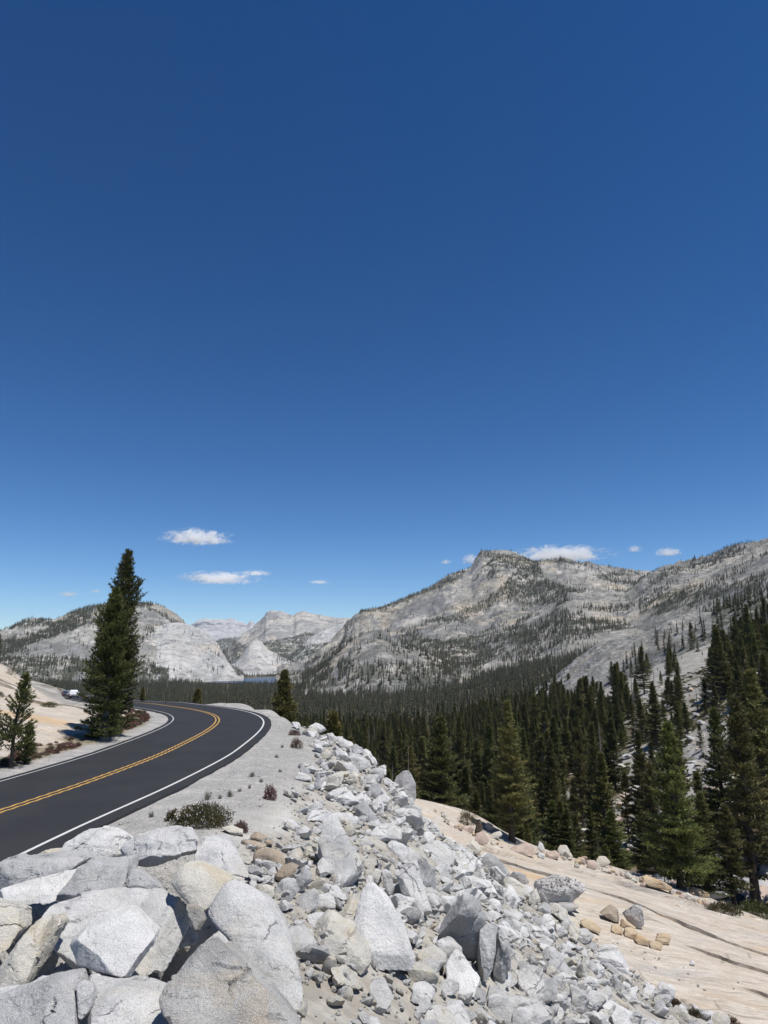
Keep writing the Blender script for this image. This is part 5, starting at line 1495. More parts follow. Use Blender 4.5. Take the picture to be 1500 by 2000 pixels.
 ('grey block at the bottom of the rubble, left of the pale nosed block', [(1010, 1900), (1028, 1886), (1060, 1892), (1066, 1940), (1040, 1962), (1016, 1940)], G_PALE, dict(depth=0.9, lean=0.7)),
 ('shaded front stone low in the rubble between the grey block and the nosed block', [(1140, 1948), (1156, 1934), (1180, 1938), (1188, 1960), (1164, 1980), (1144, 1972)], G_PALE, dict(depth=0.9, lean=0.4)),
 ('pale wedge at the lower right toe of the rubble', [(1190, 1990), (1206, 1964), (1222, 1972), (1240, 2004), (1210, 2020)], G_WHITE, dict(depth=0.9)),
]
for lab, pts, mat, kw in HERO:
    boulder(lab, pts, mat, **kw)

# stones lying on the tan slab
SLABROCKS = [
 ('big overhanging boulder with black-spotted top on the tan slab', [(1046, 1742), (1052, 1728), (1088, 1722), (1100, 1712), (1132, 1716), (1152, 1728), (1148, 1742), (1124, 1754), (1112, 1768), (1084, 1772), (1060, 1766)], G_LICHEN, dict(depth=0.9, lean=0.15, ridge=[(1100, 1745, -0.35)])),
 ('dark rock ledge under the black-spotted boulder', [(1068, 1778), (1078, 1768), (1120, 1764), (1132, 1772), (1122, 1782), (1080, 1784)], G_DARK, dict(depth=1.0, level=4)),
 ('upright white boulder with dark cap on the tan slab', [(1222, 1786), (1226, 1774), (1238, 1766), (1254, 1768), (1261, 1780), (1259, 1806), (1250, 1816), (1242, 1814), (1226, 1800)], G_LICHEN, dict(depth=0.9, lean=0.05, ridge=[(1246, 1786, -0.15)])),
 ('orange oval stone left of the tan cobbles', [(1134, 1802), (1146, 1794), (1164, 1800), (1176, 1814), (1172, 1826), (1154, 1820), (1138, 1812)], G_TAN, dict(depth=0.9, level=4, soft=0.07)),
 ('grey-white angular stone before the orange oval stone', [(1122, 1826), (1122, 1814), (1146, 1812), (1164, 1828), (1158, 1842), (1140, 1846), (1126, 1838)], G_PALE, dict(depth=0.9, level=4)),
 ('big brown wedge stone left of the upright white boulder', [(1174, 1786), (1184, 1770), (1194, 1765), (1210, 1778), (1214, 1806), (1200, 1802)], G_BROWN, dict(depth=0.9, level=4)),
 ('tan sloping stone between the brown wedge and the white boulder', [(1214, 1812), (1213, 1792), (1222, 1796), (1246, 1814), (1240, 1818)], G_TAN, dict(depth=0.8, level=4)),
 ('tan block with shaded right side, front left of the cobble group', [(1194, 1820), (1196, 1806), (1206, 1804), (1218, 1814), (1218, 1828), (1206, 1828)], G_TAN, dict(depth=0.9, level=4)),
 ('tan squared block under the sloping stone', [(1220, 1828), (1221, 1812), (1236, 1812), (1250, 1822), (1240, 1834), (1226, 1834)], G_TAN, dict(depth=0.9, level=4)),
 ('long tan cobble at the front of the group', [(1240, 1838), (1244, 1826), (1256, 1828), (1270, 1838), (1266, 1848), (1248, 1846)], G_TAN, dict(depth=0.9, level=4, soft=0.06)),
 ('pale tan cobble right of the long cobble', [(1268, 1846), (1272, 1838), (1286, 1838), (1296, 1846), (1292, 1856), (1274, 1854)], G_TAN, dict(depth=0.9, level=4, soft=0.06)),
 ('tan flat stone at the right end of the cobble group', [(1280, 1838), (1288, 1824), (1308, 1822), (1312, 1832), (1308, 1848), (1294, 1846)], G_TAN, dict(depth=0.9, level=4)),
 ('lone pale stone out on the bare slab at lower right', [(1296, 1932), (1302, 1924), (1314, 1924), (1321, 1934), (1318, 1942), (1304, 1940)], G_WHITE, dict(depth=0.9, level=4)),
 ('small triangular stone alone on the slab', [(1346, 1884), (1353, 1875), (1358, 1880), (1357, 1886), (1349, 1887)], G_PALE, dict(depth=0.9, level=3)),
 ('pink squared block in the boulder row under the lone fir', [(994, 1664), (1004, 1656), (1034, 1645), (1042, 1652), (1048, 1668), (1038, 1674), (1010, 1670)], G_PINK, dict(depth=0.9, level=4)),
 ('pale slanting slab stone right of the pink block', [(1050, 1656), (1054, 1642), (1062, 1648), (1066, 1664), (1058, 1668)], G_PALE, dict(depth=0.9, level=4)),
 ('white square stone at the foot of the slanting slab stone', [(1050, 1672), (1054, 1664), (1064, 1668), (1066, 1676), (1054, 1678)], G_WHITE, dict(depth=0.9, level=3)),
 ('brown squared stone in the boulder row', [(1066, 1674), (1068, 1664), (1086, 1660), (1094, 1668), (1092, 1678), (1078, 1678)], G_PINK, dict(depth=0.9, level=4)),
 ('grey-pink boulder with shaded right end in the boulder row', [(1088, 1662), (1094, 1650), (1108, 1650), (1114, 1662), (1112, 1672), (1098, 1674)], G_CREAM, dict(depth=0.9, level=4)),
 ('speckled pink boulder behind the brown squared stone', [(1062, 1654), (1072, 1642), (1090, 1644), (1092, 1656), (1074, 1660)], G_PINK, dict(depth=0.9, level=4)),
 ('pale round boulder at the middle of the boulder row', [(1162, 1684), (1168, 1672), (1184, 1672), (1194, 1684), (1188, 1692), (1170, 1694)], G_CREAM, dict(depth=0.9, level=4, soft=0.07)),
 ('pinkish egg-shaped boulder left of the pale round one', [(1146, 1688), (1150, 1680), (1162, 1680), (1168, 1690), (1164, 1698), (1150, 1698)], G_PINK, dict(depth=0.9, level=4, soft=0.07)),
 ('long tan boulder under the broad fir', [(1256, 1726), (1258, 1712), (1272, 1712), (1300, 1724), (1318, 1736), (1312, 1744), (1284, 1738)], G_TAN, dict(depth=0.9, level=4)),
 ('tan boulder just right of the broad fir trunks', [(1346, 1748), (1352, 1736), (1366, 1734), (1384, 1744), (1388, 1752), (1370, 1754)], G_TAN, dict(depth=0.9, level=4, soft=0.06)),
 ('black smooth boulder in the shade under the ragged fir', [(1410, 1752), (1418, 1742), (1436, 1740), (1456, 1750), (1462, 1764), (1436, 1766), (1416, 1762)], G_BLACK, dict(depth=0.9, level=4, soft=0.07)),
 ('orange-pink boulder at the far side of the slab before the bushes', [(1226, 1668), (1232, 1660), (1246, 1658), (1254, 1668), (1250, 1674), (1232, 1674)], G_PINK, dict(depth=0.9, level=4, soft=0.06)),
 ('rusty boulder by the brown stump at the rubble rim', [(902, 1624), (906, 1614), (920, 1612), (928, 1622), (920, 1628)], G_PINK, dict(depth=0.9, level=4)),
 ('red-brown rounded stone between the rubble and the lone fir', [(926, 1644), (930, 1628), (944, 1622), (956, 1640), (952, 1650), (938, 1650)], G_PINK, dict(depth=0.9, level=4, soft=0.06)),
 ('pale tan stone with shaded end left of the lone fir', [(956, 1634), (962, 1626), (978, 1622), (982, 1630), (974, 1638), (962, 1640)], G_CREAM, dict(depth=0.9, level=4)),
 ('cream rounded stone beside the lone fir', [(946, 1616), (952, 1606), (962, 1610), (966, 1618), (956, 1624)], G_CREAM, dict(depth=0.9, level=3)),
 ('pale rock heap at the far end of the tan slab', [(816, 1556), (822, 1538), (840, 1532), (862, 1540), (884, 1562), (860, 1562)], G_PINK, dict(depth=0.8, level=5, rough=0.06)),
 ('grey rock knob beyond the slab, left of the lone fir', [(916, 1578), (924, 1566), (940, 1564), (950, 1574), (944, 1584)], G_CREAM, dict(depth=0.9, level=4)),
]
for lab, pts, mat, kw in SLABROCKS:
    boulder(lab, pts, mat, **kw)

# rubble rocks of no mark: one by one on the fill, from a few broken shapes
def random_rock(name, seed, n=11, flatness=0.75, level=3, soft=0.03, rough=0.045):
    r = np.random.default_rng(seed)
    P = r.normal(0, 1, (n + 4, 3))
    P /= np.linalg.norm(P, axis=1)[:, None]
    P *= r.uniform(0.75, 1.05, (len(P), 1)) * np.array([r.uniform(0.8, 1.15), r.uniform(0.6, 0.9), flatness * r.uniform(0.7, 1.0)])
    me, c = rock_mesh(name, P, level, seed, rough, soft, 0.0, 5)
    return me
RK = [random_rock('rubble_rock', 400 + k, int(5 + k % 5), 0.6 + 0.1 * (k % 4), 4) for k in range(14)]
RKR = [random_rock('cobble', 450 + k, 22, 0.75, 3, 0.08, 0.04) for k in range(6)]

FILL = []
def put_rock(me, mat, x, y, s, label, group, name='rock', sink=0.3, zoff=0.0):
    o = bpy.data.objects.new(name, me)
    COL.objects.link(o)
    if len(me.materials) == 0:
        me.materials.append(mat)
    o.material_slots[0].link = 'OBJECT'
    o.material_slots[0].material = mat
    o.location = (x, y, ground_z(x, y) + s * sink + zoff)
    o.rotation_euler = tuple(rng.uniform(-0.6, 0.6, 2)) + (rng.uniform(0, 6.28),)
    o.scale = (s, s * rng.uniform(0.8, 1.2), s * rng.uniform(0.8, 1.15))
    o['label'] = label
    o['category'] = 'rock'
    o['group'] = group
    return o

for k in range(16):
    x, y = rng.uniform(-6.6, -2.2), rng.uniform(8.6, 13.4)
    s = rng.uniform(0.28, 0.55)
    o = put_rock(RK[int(rng.integers(0, 14))], [G_PALE, G_GREY, G_DARK, G_CREAM][k % 4], x, y, s, 'x', 'stones wedged in the heap', 'rock', 0.2)
    o.location.z = rng.uniform(-0.7, -0.15)
    FILL.append(o)
taken = [(c[0], c[1], r) for c, r in ROCK_RECORD]
def free(x, y, r, f=0.8):
    for a, b, q in taken:
        if (a - x) ** 2 + (b - y) ** 2 < ((q + r) * f) ** 2:
            return False
    return True
RUBBLE = [(560, 1400), (600, 1408), (660, 1436), (720, 1482), (800, 1530), (830, 1600), (900, 1640), (1000, 1712), (1100, 1800), (1240, 1905), (1440, 2040), (600, 2040), (585, 1850), (520, 1740), (590, 1680), (600, 1600), (560, 1530), (590, 1460)]
STOPW = (' standing', ' over', ' on ', ' with', ' at ', ' between', ' beside', ' right', ' left', ' before', ' below', ' above', ' lying', ' half', ' in ', ' leaning', ' pressed', ' under', ' running', ' behind', ' spanning', ' peeping', ' carrying', ' cut', ' low ', ' near', ' overhanging', ' high', ' wedged', ' just')
REFS = []
for o in list(COL.objects):
    if o.name.startswith('boulder'):
        t = ' ' + o['label'].split(',')[0]
        cut_ = min([t.find(w_) for w_ in STOPW if t.find(w_) > 0] + [999])
        REFS.append((*proj(np.array(o.location)), t[:cut_].strip()))
names_ = [r_[2] for r_ in REFS]
REFS = [r_ for r_ in REFS if names_.count(r_[2]) == 1 and len(r_[2].split()) >= 2]
def rock_words(kind, x, y, z):
    u, v = proj(np.array([x, y, z]))
    r_ = min(REFS, key=lambda q: (q[0] - u) ** 2 + (q[1] - v) ** 2)
    du, dv = u - r_[0], v - r_[1]
    ang = int(round(math.degrees(math.atan2(dv, du)) / 45)) % 8
    d_ = ['right of', 'below and right of', 'below', 'below and left of', 'left of', 'above and left of', 'above', 'above and right of'][ang]
    dist = 'close ' if math.hypot(du, dv) < 45 else 'farther '
    return '%s %s%s the %s' % (kind, dist, d_, r_[2])
bandname = [('upper rubble slope near the road bend', 1530), ('middle rubble slope', 1700), ('lower rubble slope', 1850), ('bottom of the rubble slope', 3000)]
cnt = 0
tries = 0
while cnt < 225 and tries < 6000:
    tries += 1
    y = rng.uniform(9.5, 47)
    x = rng.uniform(np.interp(y, CREST[:, 0], CREST[:, 1]) - 0.4, np.interp(y, TOE[:, 0], TOE[:, 1]) + 0.5)
    z = ground_z(x, y)
    u, v = proj(np.array([x, y, z]))
    if not (in_poly(np.array([u]), np.array([v]), RUBBLE)[0]):
        continue
    s = 0.33 * math.exp(abs(rng.normal(0, 0.5)))
    s = min(s, 0.85)
    if not free(x, y, s, 0.52):
        continue
    taken.append((x, y, s))
    mat = [G_PALE, G_WHITE, G_WHITE, G_CREAM, G_WHITE, G_PALE, G_GREY][int(rng.integers(0, 7))]
    tone = {'granite_pale': 'pale grey', 'granite_white': 'whitish', 'granite_cream': 'cream', 'granite_grey': 'mid grey'}[mat.name]
    size = 'fist-edged small' if s < 0.38 else 'knee-high' if s < 0.55 else 'waist-high'
    band = [b for b, lim in bandname if v < lim][0]
    put_rock(RK[int(rng.integers(0, 14))], mat, x, y, s, rock_words('%s %s rock' % (size.replace('fist-edged ', ''), tone), x, y, z), 'loose rocks of the rubble slope')
    cnt += 1
print('rubble rocks', cnt)

# (their labels: size, tone, and the marked boulder each lies nearest)
for o in FILL:
    o['label'] = rock_words({'granite_pale': 'pale', 'granite_grey': 'grey', 'granite_weathered': 'brown', 'granite_cream': 'cream'}[o.material_slots[0].material.name] + ' stone wedged in the heap', *o.location)
# rows of weathered cobbles along the joints of the tan slab
def row(poly, n, lo, hi, label, group, mats, spread=0.5):
    P = catmull([hit(u, v) for u, v in poly], 10)
    for k in range(n):
        q = P[int(rng.integers(0, len(P)))]
        x, y = q[0] + rng.normal(0, spread), q[1] + rng.normal(0, spread)
        s = rng.uniform(lo, hi)
        if not free(x, y, s, 0.6):
            continue
        taken.append((x, y, s))
        mt_ = mats[int(rng.integers(0, len(mats)))]
        put_rock(RKR[int(rng.integers(0, 6))] if rng.random() < 0.7 else RK[int(rng.integers(0, 14))], mt_, x, y, s, rock_words({'granite_cream': 'cream ', 'granite_pink': 'pinkish ', 'granite_tan': 'tan ', 'granite_white': 'white ', 'granite_pale': 'grey '}[mt_.name] + label, x, y, ground_z(x, y)), group, 'rock', 0.35)
row([(1044, 1664), (1110, 1678), (1180, 1702), (1250, 1722), (1320, 1748), (1390, 1770)], 120, 0.15, 0.55, 'row cobble', 'cobbles of the boulder row', [G_CREAM, G_PINK, G_TAN, G_CREAM], 0.8)
row([(1086, 1606), (1130, 1618), (1180, 1642), (1230, 1662), (1270, 1680)], 60, 0.2, 0.6, 'slab-edge cobble', 'cobbles along the far slab edge', [G_CREAM, G_PINK, G_CREAM])
row([(860, 1590), (900, 1620), (940, 1640), (990, 1660)], 26, 0.15, 0.4, 'weathered stone', 'stones between rubble and lone fir', [G_CREAM, G_PINK, G_TAN])
row([(1120, 1800), (1180, 1840), (1230, 1850), (1300, 1850)], 10, 0.05, 0.11, 'pebble', 'pebbles about the cobble group', [G_WHITE, G_CREAM])
row([(1280, 1880), (1340, 1890), (1360, 1930)], 14, 0.04, 0.1, 'loose pebble', 'loose pebbles on the slab', [G_PALE, G_CREAM], 1.2)

# chips and gravel
CHIP = [random_rock('chip', 500 + k, 8, 0.6, 1, 0.02, 0.05) for k in range(8)]
for k, me in enumerate(CHIP):
    for p in me.polygons:
        p.use_smooth = False
    me.materials.append([G_WHITE, G_PALE, G_WHITE, G_CREAM, G_PALE, G_GREY, G_WHITE, G_CREAM][k])
def chips(name, n, region, smin, smax, label, power=2.2, edge=None, kinds=None):
    Y = np.exp(rng.uniform(math.log(region[2]), math.log(region[3]), n * 3))
    X = rng.uniform(region[0], region[1], n * 3)
    s, zr, wf, wg, wd, sR, sL, n1, n2 = zones(X, Y)
    cl = fbm2(X, Y, 1.3, 3, 301)
    p = edge(s, wf, wg, wd, sR, sL, X, Y) * np.clip(0.75 + 1.4 * cl, 0.05, 1)
    keep = rng.random(len(X)) < p
    X, Y = X[keep][:n], Y[keep][:n]
    z = zfun(X, Y)
    m = len(X)
    sc = smin * (1 - rng.random(m)) ** (-1 / power)
    sc = np.minimum(sc, smax)
    scatter(name, np.stack([X, Y, z + sc * 0.25], 1), np.stack([sc, sc * rng.uniform(0.7, 1.3, m), sc * rng.uniform(0.7, 1.2, m)], 1), rng.uniform(0, 6.28, m), rng.integers(0, 8, m), kinds or CHIP, tilt=rng.uniform(-0.7, 0.7, (m, 2)), label=label, category='rubble')
    print(name, m)
BLOCK = [random_rock('block', 520 + k, 6 + k % 4, 0.65, 2, 0.02, 0.05) for k in range(8)]
for k, me in enumerate(BLOCK):
    me.materials.append([G_WHITE, G_PALE, G_WHITE, G_PALE, G_WHITE, G_GREY, G_WHITE, G_CREAM][k])
chips('rubble_blocks', 2300, (-8, 16, 8, 50), 0.13, 0.42, 'broken granite blocks packed over the fill slope', 1.9, lambda s, wf, wg, wd, sR, sL, X, Y: wf, BLOCK)
chips('rubble', 17000, (-8, 16, 8, 52), 0.035, 0.30, 'broken granite chips covering the fill slope', 1.7, lambda s, wf, wg, wd, sR, sL, X, Y: wf)
chips('gravel', 15000, (-12, 2, 8, 60), 0.013, 0.09, 'small stones strewn over the road shoulder', 2.4, lambda s, wf, wg, wd, sR, sL, X, Y: np.where((s > 3.85), np.clip(wg * 0.4 + (wd - wf) * 0.9, 0, 1), 0))
chips('verge_gravel', 1500, (-24, -12, 20, 62), 0.015, 0.07, 'small stones along the left verge of the road', 2.4, lambda s, wf, wg, wd, sR, sL, X, Y: np.where((s < -3.6) & (s > -6), 0.6, 0))

# ------------------------------------------------------------------ shrubs, grass and heather
M_SHRUB = foliage('shrub_leaves', (0.055, 0.055, 0.025), (0.15, 0.13, 0.06), 0.15)
M_TWIG = foliage('shrub_twigs', (0.16, 0.09, 0.085), (0.30, 0.17, 0.16), 0.15)
M_HEATH = foliage('red_heather', (0.13, 0.05, 0.045), (0.25, 0.12, 0.10), 0.15)
M_GREENB = foliage('green_bush', (0.06, 0.075, 0.02), (0.15, 0.16, 0.05), 0.15)
M_GRASS = foliage('grey_grass', (0.16, 0.15, 0.12), (0.30, 0.28, 0.23), 0.15)
M_FLOWER = NT('flower_petals')
M_FLOWER.b.inputs['Base Color'].default_value = (0.68, 0.60, 0.56, 1)
M_FLOWER = M_FLOWER.m

def bush_mesh(name, n, rx, ry, h, bl, bw, seed, mat, up=0.5, hollow=0.35):
    r = np.random.default_rng(seed)
    d = r.normal(0, 1, (n, 3))
    d[:, 2] = np.abs(d[:, 2])
    d /= np.linalg.norm(d, axis=1)[:, None]
    rad = r.uniform(hollow, 1.0, (n, 1)) ** 0.6
    lump = 1 + 0.35 * fbm(d * 2.2 + seed, 3, seed)[:, None]
    P = d * rad * lump * np.array([rx, ry, h])
    D = d * (1 - up) + np.array([0, 0, up]) + r.normal(0, 0.4, (n, 3))
    D /= np.linalg.norm(D, axis=1)[:, None]
    S = np.cross(D, r.normal(0, 1, (n, 3)))
    S /= np.linalg.norm(S, axis=1)[:, None]
    l = bl * r.uniform(0.6, 1.3, (n, 1))
    w = bw * r.uniform(0.6, 1.3, (n, 1))
    V = np.stack([P - D * l * 0.5 - S * w * 0.5, P - D * l * 0.5 + S * w * 0.5, P + D * l * 0.5 + S * w * 0.2, P + D * l * 0.5 - S * w * 0.2], 1).reshape(-1, 3)
    me = mesh_np(name, V, np.arange(n * 4).reshape(-1, 4))
    attr(me, 'shade', np.repeat(r.uniform(0, 1, n), 4))
    me.materials.append(mat)
    return me

def stems_mesh(name, n, rx, ry, h, seed, mat, rad=0.006):
    r = np.random.default_rng(seed)
    parts = []
    for k in range(n):
        a_ = r.uniform(0, 6.28)
        q = r.uniform(0.3, 0.9)
        e = np.array([math.cos(a_) * rx * q, math.sin(a_) * ry * q, h * r.uniform(0.5, 0.95)])
        parts.append(tube([np.zeros(3) + e * np.array([0.1, 0.1, 0]), e * np.array([0.5, 0.5, 0.6]), e], [rad * 1.6, rad, rad * 0.5], 3))
    V, Fc = join(parts)
    me = mesh_np(name, V, Fc, True)
    me.materials.append(mat)
    return me

def shrub(name, label, u, v, w_px, h_px, leaf, seed, n=1400, flowers=0, group=None, cat='shrub', bl=0.07, bw=0.018, up=0.5):
    p = hit(u, v)
    mpp = p[1] / F
    rx, h = w_px * mpp / 2, h_px * mpp * 1.05
    e = bpy.data.objects.new(name, None)
    COL.objects.link(e)
    e.location = p
    e['label'] = label
    e['category'] = cat
    if group:
        e['group'] = group
    link('foliage', bush_mesh('foliage', n, rx, rx * 0.75, h * 0.85, bl, bw, seed, leaf, up), None, e)
    link('stems', stems_mesh('stems', 14, rx, rx * 0.75, h, seed, M_BARK), None, e)
    if flowers:
        link('flowers', bush_mesh('flowers', flowers, rx * 1.03, rx * 0.78, h * 0.9, 0.03, 0.03, seed + 1, M_FLOWER, up, 0.85), None, e, kind='stuff')
    return e

shrub('flowering_bush', 'low olive bush dotted with white flowers on the shoulder behind the heap', 392, 1611, 108, 44, M_SHRUB, 1, 5200, 420)
shrub('flowering_bush', 'small side tuft of white-flowered bush left of the main flowering bush', 340, 1602, 34, 22, M_SHRUB, 2, 900, 90)
shrub('dry_bush', 'dry reddish tuft between the flowering bush and the brown stones', 470, 1624, 34, 20, M_TWIG, 3, 700, 30)
shrub('pink_bush', 'spiky pinkish tuft alone on the dusty shoulder', 527, 1561, 26, 28, M_TWIG, 4, 900, 60, up=0.7)
shrub('pink_bush', 'low dark pink-brown cushion bush at the far shoulder, upper of two', 575, 1436, 26, 13, M_TWIG, 5, 900, 40)
shrub('pink_bush', 'reddish upright bush at the far shoulder, lower of two', 578, 1461, 26, 22, M_HEATH, 6, 900, 40, up=0.7)
shrub('low_bush', 'flat brown mat of plants at the top of the far shoulder', 562, 1398, 26, 8, M_SHRUB, 7, 600)
shrub('low_bush', 'brown mat of plants on the rim under the crest stones', 590, 1412, 20, 7, M_SHRUB, 8, 500)
shrub('green_bush', 'bright olive bush in the crack of the left slab', 95, 1381, 34, 12, M_GREENB, 9, 1400)
shrub('green_bush', 'olive bush at the left slab crest below the edge pine', 22, 1318, 26, 16, M_SHRUB, 10, 900)
shrub('green_bush', 'grey-green bush on the far left of the slab', -2, 1362, 20, 14, M_SHRUB, 11, 900)
shrub('bare_bush', 'twiggy half-bare bush by the brown stump at the rubble rim', 912, 1612, 34, 32, M_SHRUB, 12, 700, up=0.8, bl=0.2, bw=0.03)
shrub('heather', 'red-tipped clump on the right toe of the rubble, upper of two', 1318, 1968, 26, 16, M_HEATH, 13, 900, up=0.7)
shrub('heather', 'red heather clump at the bottom right corner of the rubble', 1420, 2004, 50, 18, M_HEATH, 14, 1300, up=0.7)
shrub('heather', 'green-grey clump between the two red clumps at the rubble toe', 1356, 1984, 26, 12, M_SHRUB, 15, 700)
shrub('green_bush', 'green manzanita patch under the broad fir, left side', 1246, 1690, 60, 26, M_GREENB, 16, 2200, bl=0.2, bw=0.07)
shrub('green_bush', 'green mat of shrubs running down behind the black boulder', 1440, 1720, 90, 18, M_GREENB, 17, 2200, bl=0.2, bw=0.07)
shrub('green_bush', 'olive shrubs before the ragged fir at the right edge', 1476, 1788, 80, 26, M_GREENB, 18, 2200, bl=0.2, bw=0.06)
shrub('brown_bush', 'brown dry shrubs in front of the black boulder', 1412, 1784, 70, 20, M_SHRUB, 19, 1600, bl=0.16, bw=0.04)
# grey grass tufts
TUFT = [bush_mesh('tuft_blades', 90, 0.11, 0.11, 0.16, 0.2, 0.012, 700 + k, M_GRASS, 0.85, 0.1) for k in range(3)]
for k, (u, v, lab) in enumerate([(430, 1560, 'leftmost'), (449, 1556, 'second'), (468, 1546, 'third, in front of the pink tuft row'), (487, 1540, 'tallest'), (492, 1517, 'upper'), (510, 1528, 'nearest the pink tuft'), (405, 1562, 'small one by the white line'), (547, 1508, 'upper right'), (295, 1596, 'one left of the flowering bush'), (551, 1460, 'far one near the pink bushes'), (540, 1480, 'far lower one')]):
    p = hit(u, v)
    o = link('grass_tuft', TUFT[k % 3], None, None, label='grey dry grass tuft on the gravel shoulder, %s' % lab, category='grass tuft', group='grass tufts on the shoulder')
    o.location = p
    o.rotation_euler = (0, 0, k)
    sc_ = 0.35 + 0.5 * rng.random() + p[1] * 0.008
    o.scale = (sc_, sc_, sc_ * (0.8 + 0.5 * rng.random()))
# heather and litter along the left verge
HK = [bush_mesh('heather_kind', 220, 0.26, 0.26, 0.24, 0.12, 0.022, 720 + k, [M_HEATH, M_HEATH, M_TWIG, M_SHRUB][k], 0.65, 0.2) for k in range(4)]
n = 620
t_ = rng.integers(int(21 / 0.15), int(66 / 0.15), n)
off = -4.9 - np.abs(rng.normal(0, 0.75, n))
X = RC[t_, 0] + RN[t_, 0] * off
Y = RC[t_, 1] + RN[t_, 1] * off
cl = fbm2(X, Y, 2.5, 3, 321)
keep = (cl > -0.15) & (Y < 62)
X, Y = X[keep], Y[keep]
m_ = len(X)
sc_ = rng.uniform(0.35, 0.9, m_)
scatter('verge_heather', np.stack([X, Y, zfun(X, Y)], 1), np.stack([sc_, sc_, sc_ * rng.uniform(0.6, 1.1, m_)], 1), rng.uniform(0, 6.28, m_), rng.integers(0, 4, m_), HK, label='low red heather along the inner verge of the road', category='heather')
# undergrowth between the near trees
BK = [bush_mesh('undergrowth_kind', 160, 0.9, 0.9, 0.6, 0.35, 0.12, 740 + k, [M_GREENB, M_SHRUB, M_GREENB][k], 0.5, 0.2) for k in range(3)]
n = 5200
Y = np.sqrt(rng.uniform(66 ** 2, 330 ** 2, n))
X = Y * rng.uniform(-0.1, 0.62, n)
_, _, wf, wg, wd, sR, sL, _, _ = zones(X, Y)
cl = fbm2(X, Y, 14, 3, 331)
keep = (sR < 0.2) & (wd < 0.1) & (cl > -0.05)
X, Y = X[keep], Y[keep]
m_ = len(X)
sc_ = rng.uniform(0.5, 1.5, m_)
scatter('undergrowth', np.stack([X, Y, zfun(X, Y)], 1), np.stack([sc_, sc_, sc_ * 0.8], 1), rng.uniform(0, 6.28, m_), rng.integers(0, 3, m_), BK, label='green undergrowth between the trees of the wood', category='undergrowth')

# weathered stump and a fallen trunk
p = hit(934, 1634)
st_v, st_f = tube([(0, 0, -0.2), (0.05, 0, 0.35), (0.12, 0.05, 0.8), (0.1, 0.1, 1.15)], [0.34, 0.3, 0.2, 0.05], 9)
st_v = st_v + 0.05 * rng.normal(0, 1, st_v.shape)
stump = link('tree_stump', mesh_np('tree_stump', st_v, st_f, False), M_BARK, None, label='dark brown splintered stump at the rim between rubble and tan slab', category='stump')
stump.location = p

# ------------------------------------------------------------------ the post and the two parked cars
def simple(name, col, rough=0.5, spec=0.5, metal=0.0):
    m = NT(name)
    P = m.n('TexCoord').outputs['Object']
    c = m.mix(m.map(m.noise(P, 3.0, 4, 0.6), 0.35, 0.65), col, tuple(x * 0.88 for x in col))
    m.put(m.b.inputs['Base Color'], c)
    m.b.inputs['Roughness'].default_value = rough
    m.b.inputs['Specular IOR Level'].default_value = spec
    m.b.inputs['Metallic'].default_value = metal
    return m.m
pp = RC[int(np.argmin(np.abs(RC[:, 0] + 18.6)))] + np.append(RN[int(np.argmin(np.abs(RC[:, 0] + 18.6)))] * 4.6, 0)
post = bpy.data.objects.new('roadside_post', None)
COL.objects.link(post)
x_ = (338 - 750) / F * 70.5
post.location = (x_, 70.5, ground_z(x_, 70.5))
post['label'] = 'thin dark marker post on the far side of the road bend'
post['category'] = 'post'
pv, pf = tube([(0, 0, -0.2), (0, 0, 0.7), (0, 0, 1.35)], [0.045, 0.045, 0.04], 8)
link('pole', mesh_np('pole', pv, pf, True), simple('post_paint', (0.05, 0.045, 0.04)), post)
pv, pf = tube([(0, 0, 1.28), (0, 0, 1.31), (0, 0, 1.42), (0, 0, 1.43)], [0.01, 0.055, 0.055, 0.01], 8)
link('cap', mesh_np('cap', pv, pf, True), simple('post_cap', (0.12, 0.10, 0.08)), post)

M_GLASS = simple('car_glass', (0.02, 0.025, 0.03), 0.08, 0.6)
M_TYRE = simple('tyre_rubber', (0.02, 0.02, 0.02), 0.8, 0.3)
M_RIM = simple('wheel_rim', (0.45, 0.45, 0.46), 0.35, 0.5, 0.8)
M_TAIL = simple('tail_lamp', (0.35, 0.02, 0.02), 0.3, 0.5)
M_PLATE = simple('number_plate', (0.7, 0.7, 0.68), 0.5)
M_TRIM = simple('black_trim', (0.03, 0.03, 0.03), 0.6)

def box_bm(sx, sy, sz, cx, cy, cz, bev=0.05, taper=None):
    bm = bmesh.new()
    bmesh.ops.create_cube(bm, size=1.0)
    for v in bm.verts:
        v.co.x, v.co.y, v.co.z = v.co.x * sx, v.co.y * sy, v.co.z * sz
        if taper and v.co.z > 0:
            v.co.x *= taper[0]
            v.co.y = v.co.y * taper[1] + taper[2]
    bmesh.ops.bevel(bm, geom=bm.edges[:], offset=bev, segments=3, profile=0.6, affect='EDGES')
    bmesh.ops.translate(bm, verts=bm.verts[:], vec=(cx, cy, cz))
    return bm

def part(name, bms, mat, parent, smooth=True):
    me = bpy.data.meshes.new(name)
    bm = bmesh.new()
    for b in bms:
        t = bpy.data.meshes.new('t')
        b.to_mesh(t)
        bm.from_mesh(t)
        b.free()
        bpy.data.meshes.remove(t)
    bm.to_mesh(me)
    bm.free()
    if smooth:
        for p_ in me.polygons:
            p_.use_smooth = True
    return link(name, me, mat, parent)

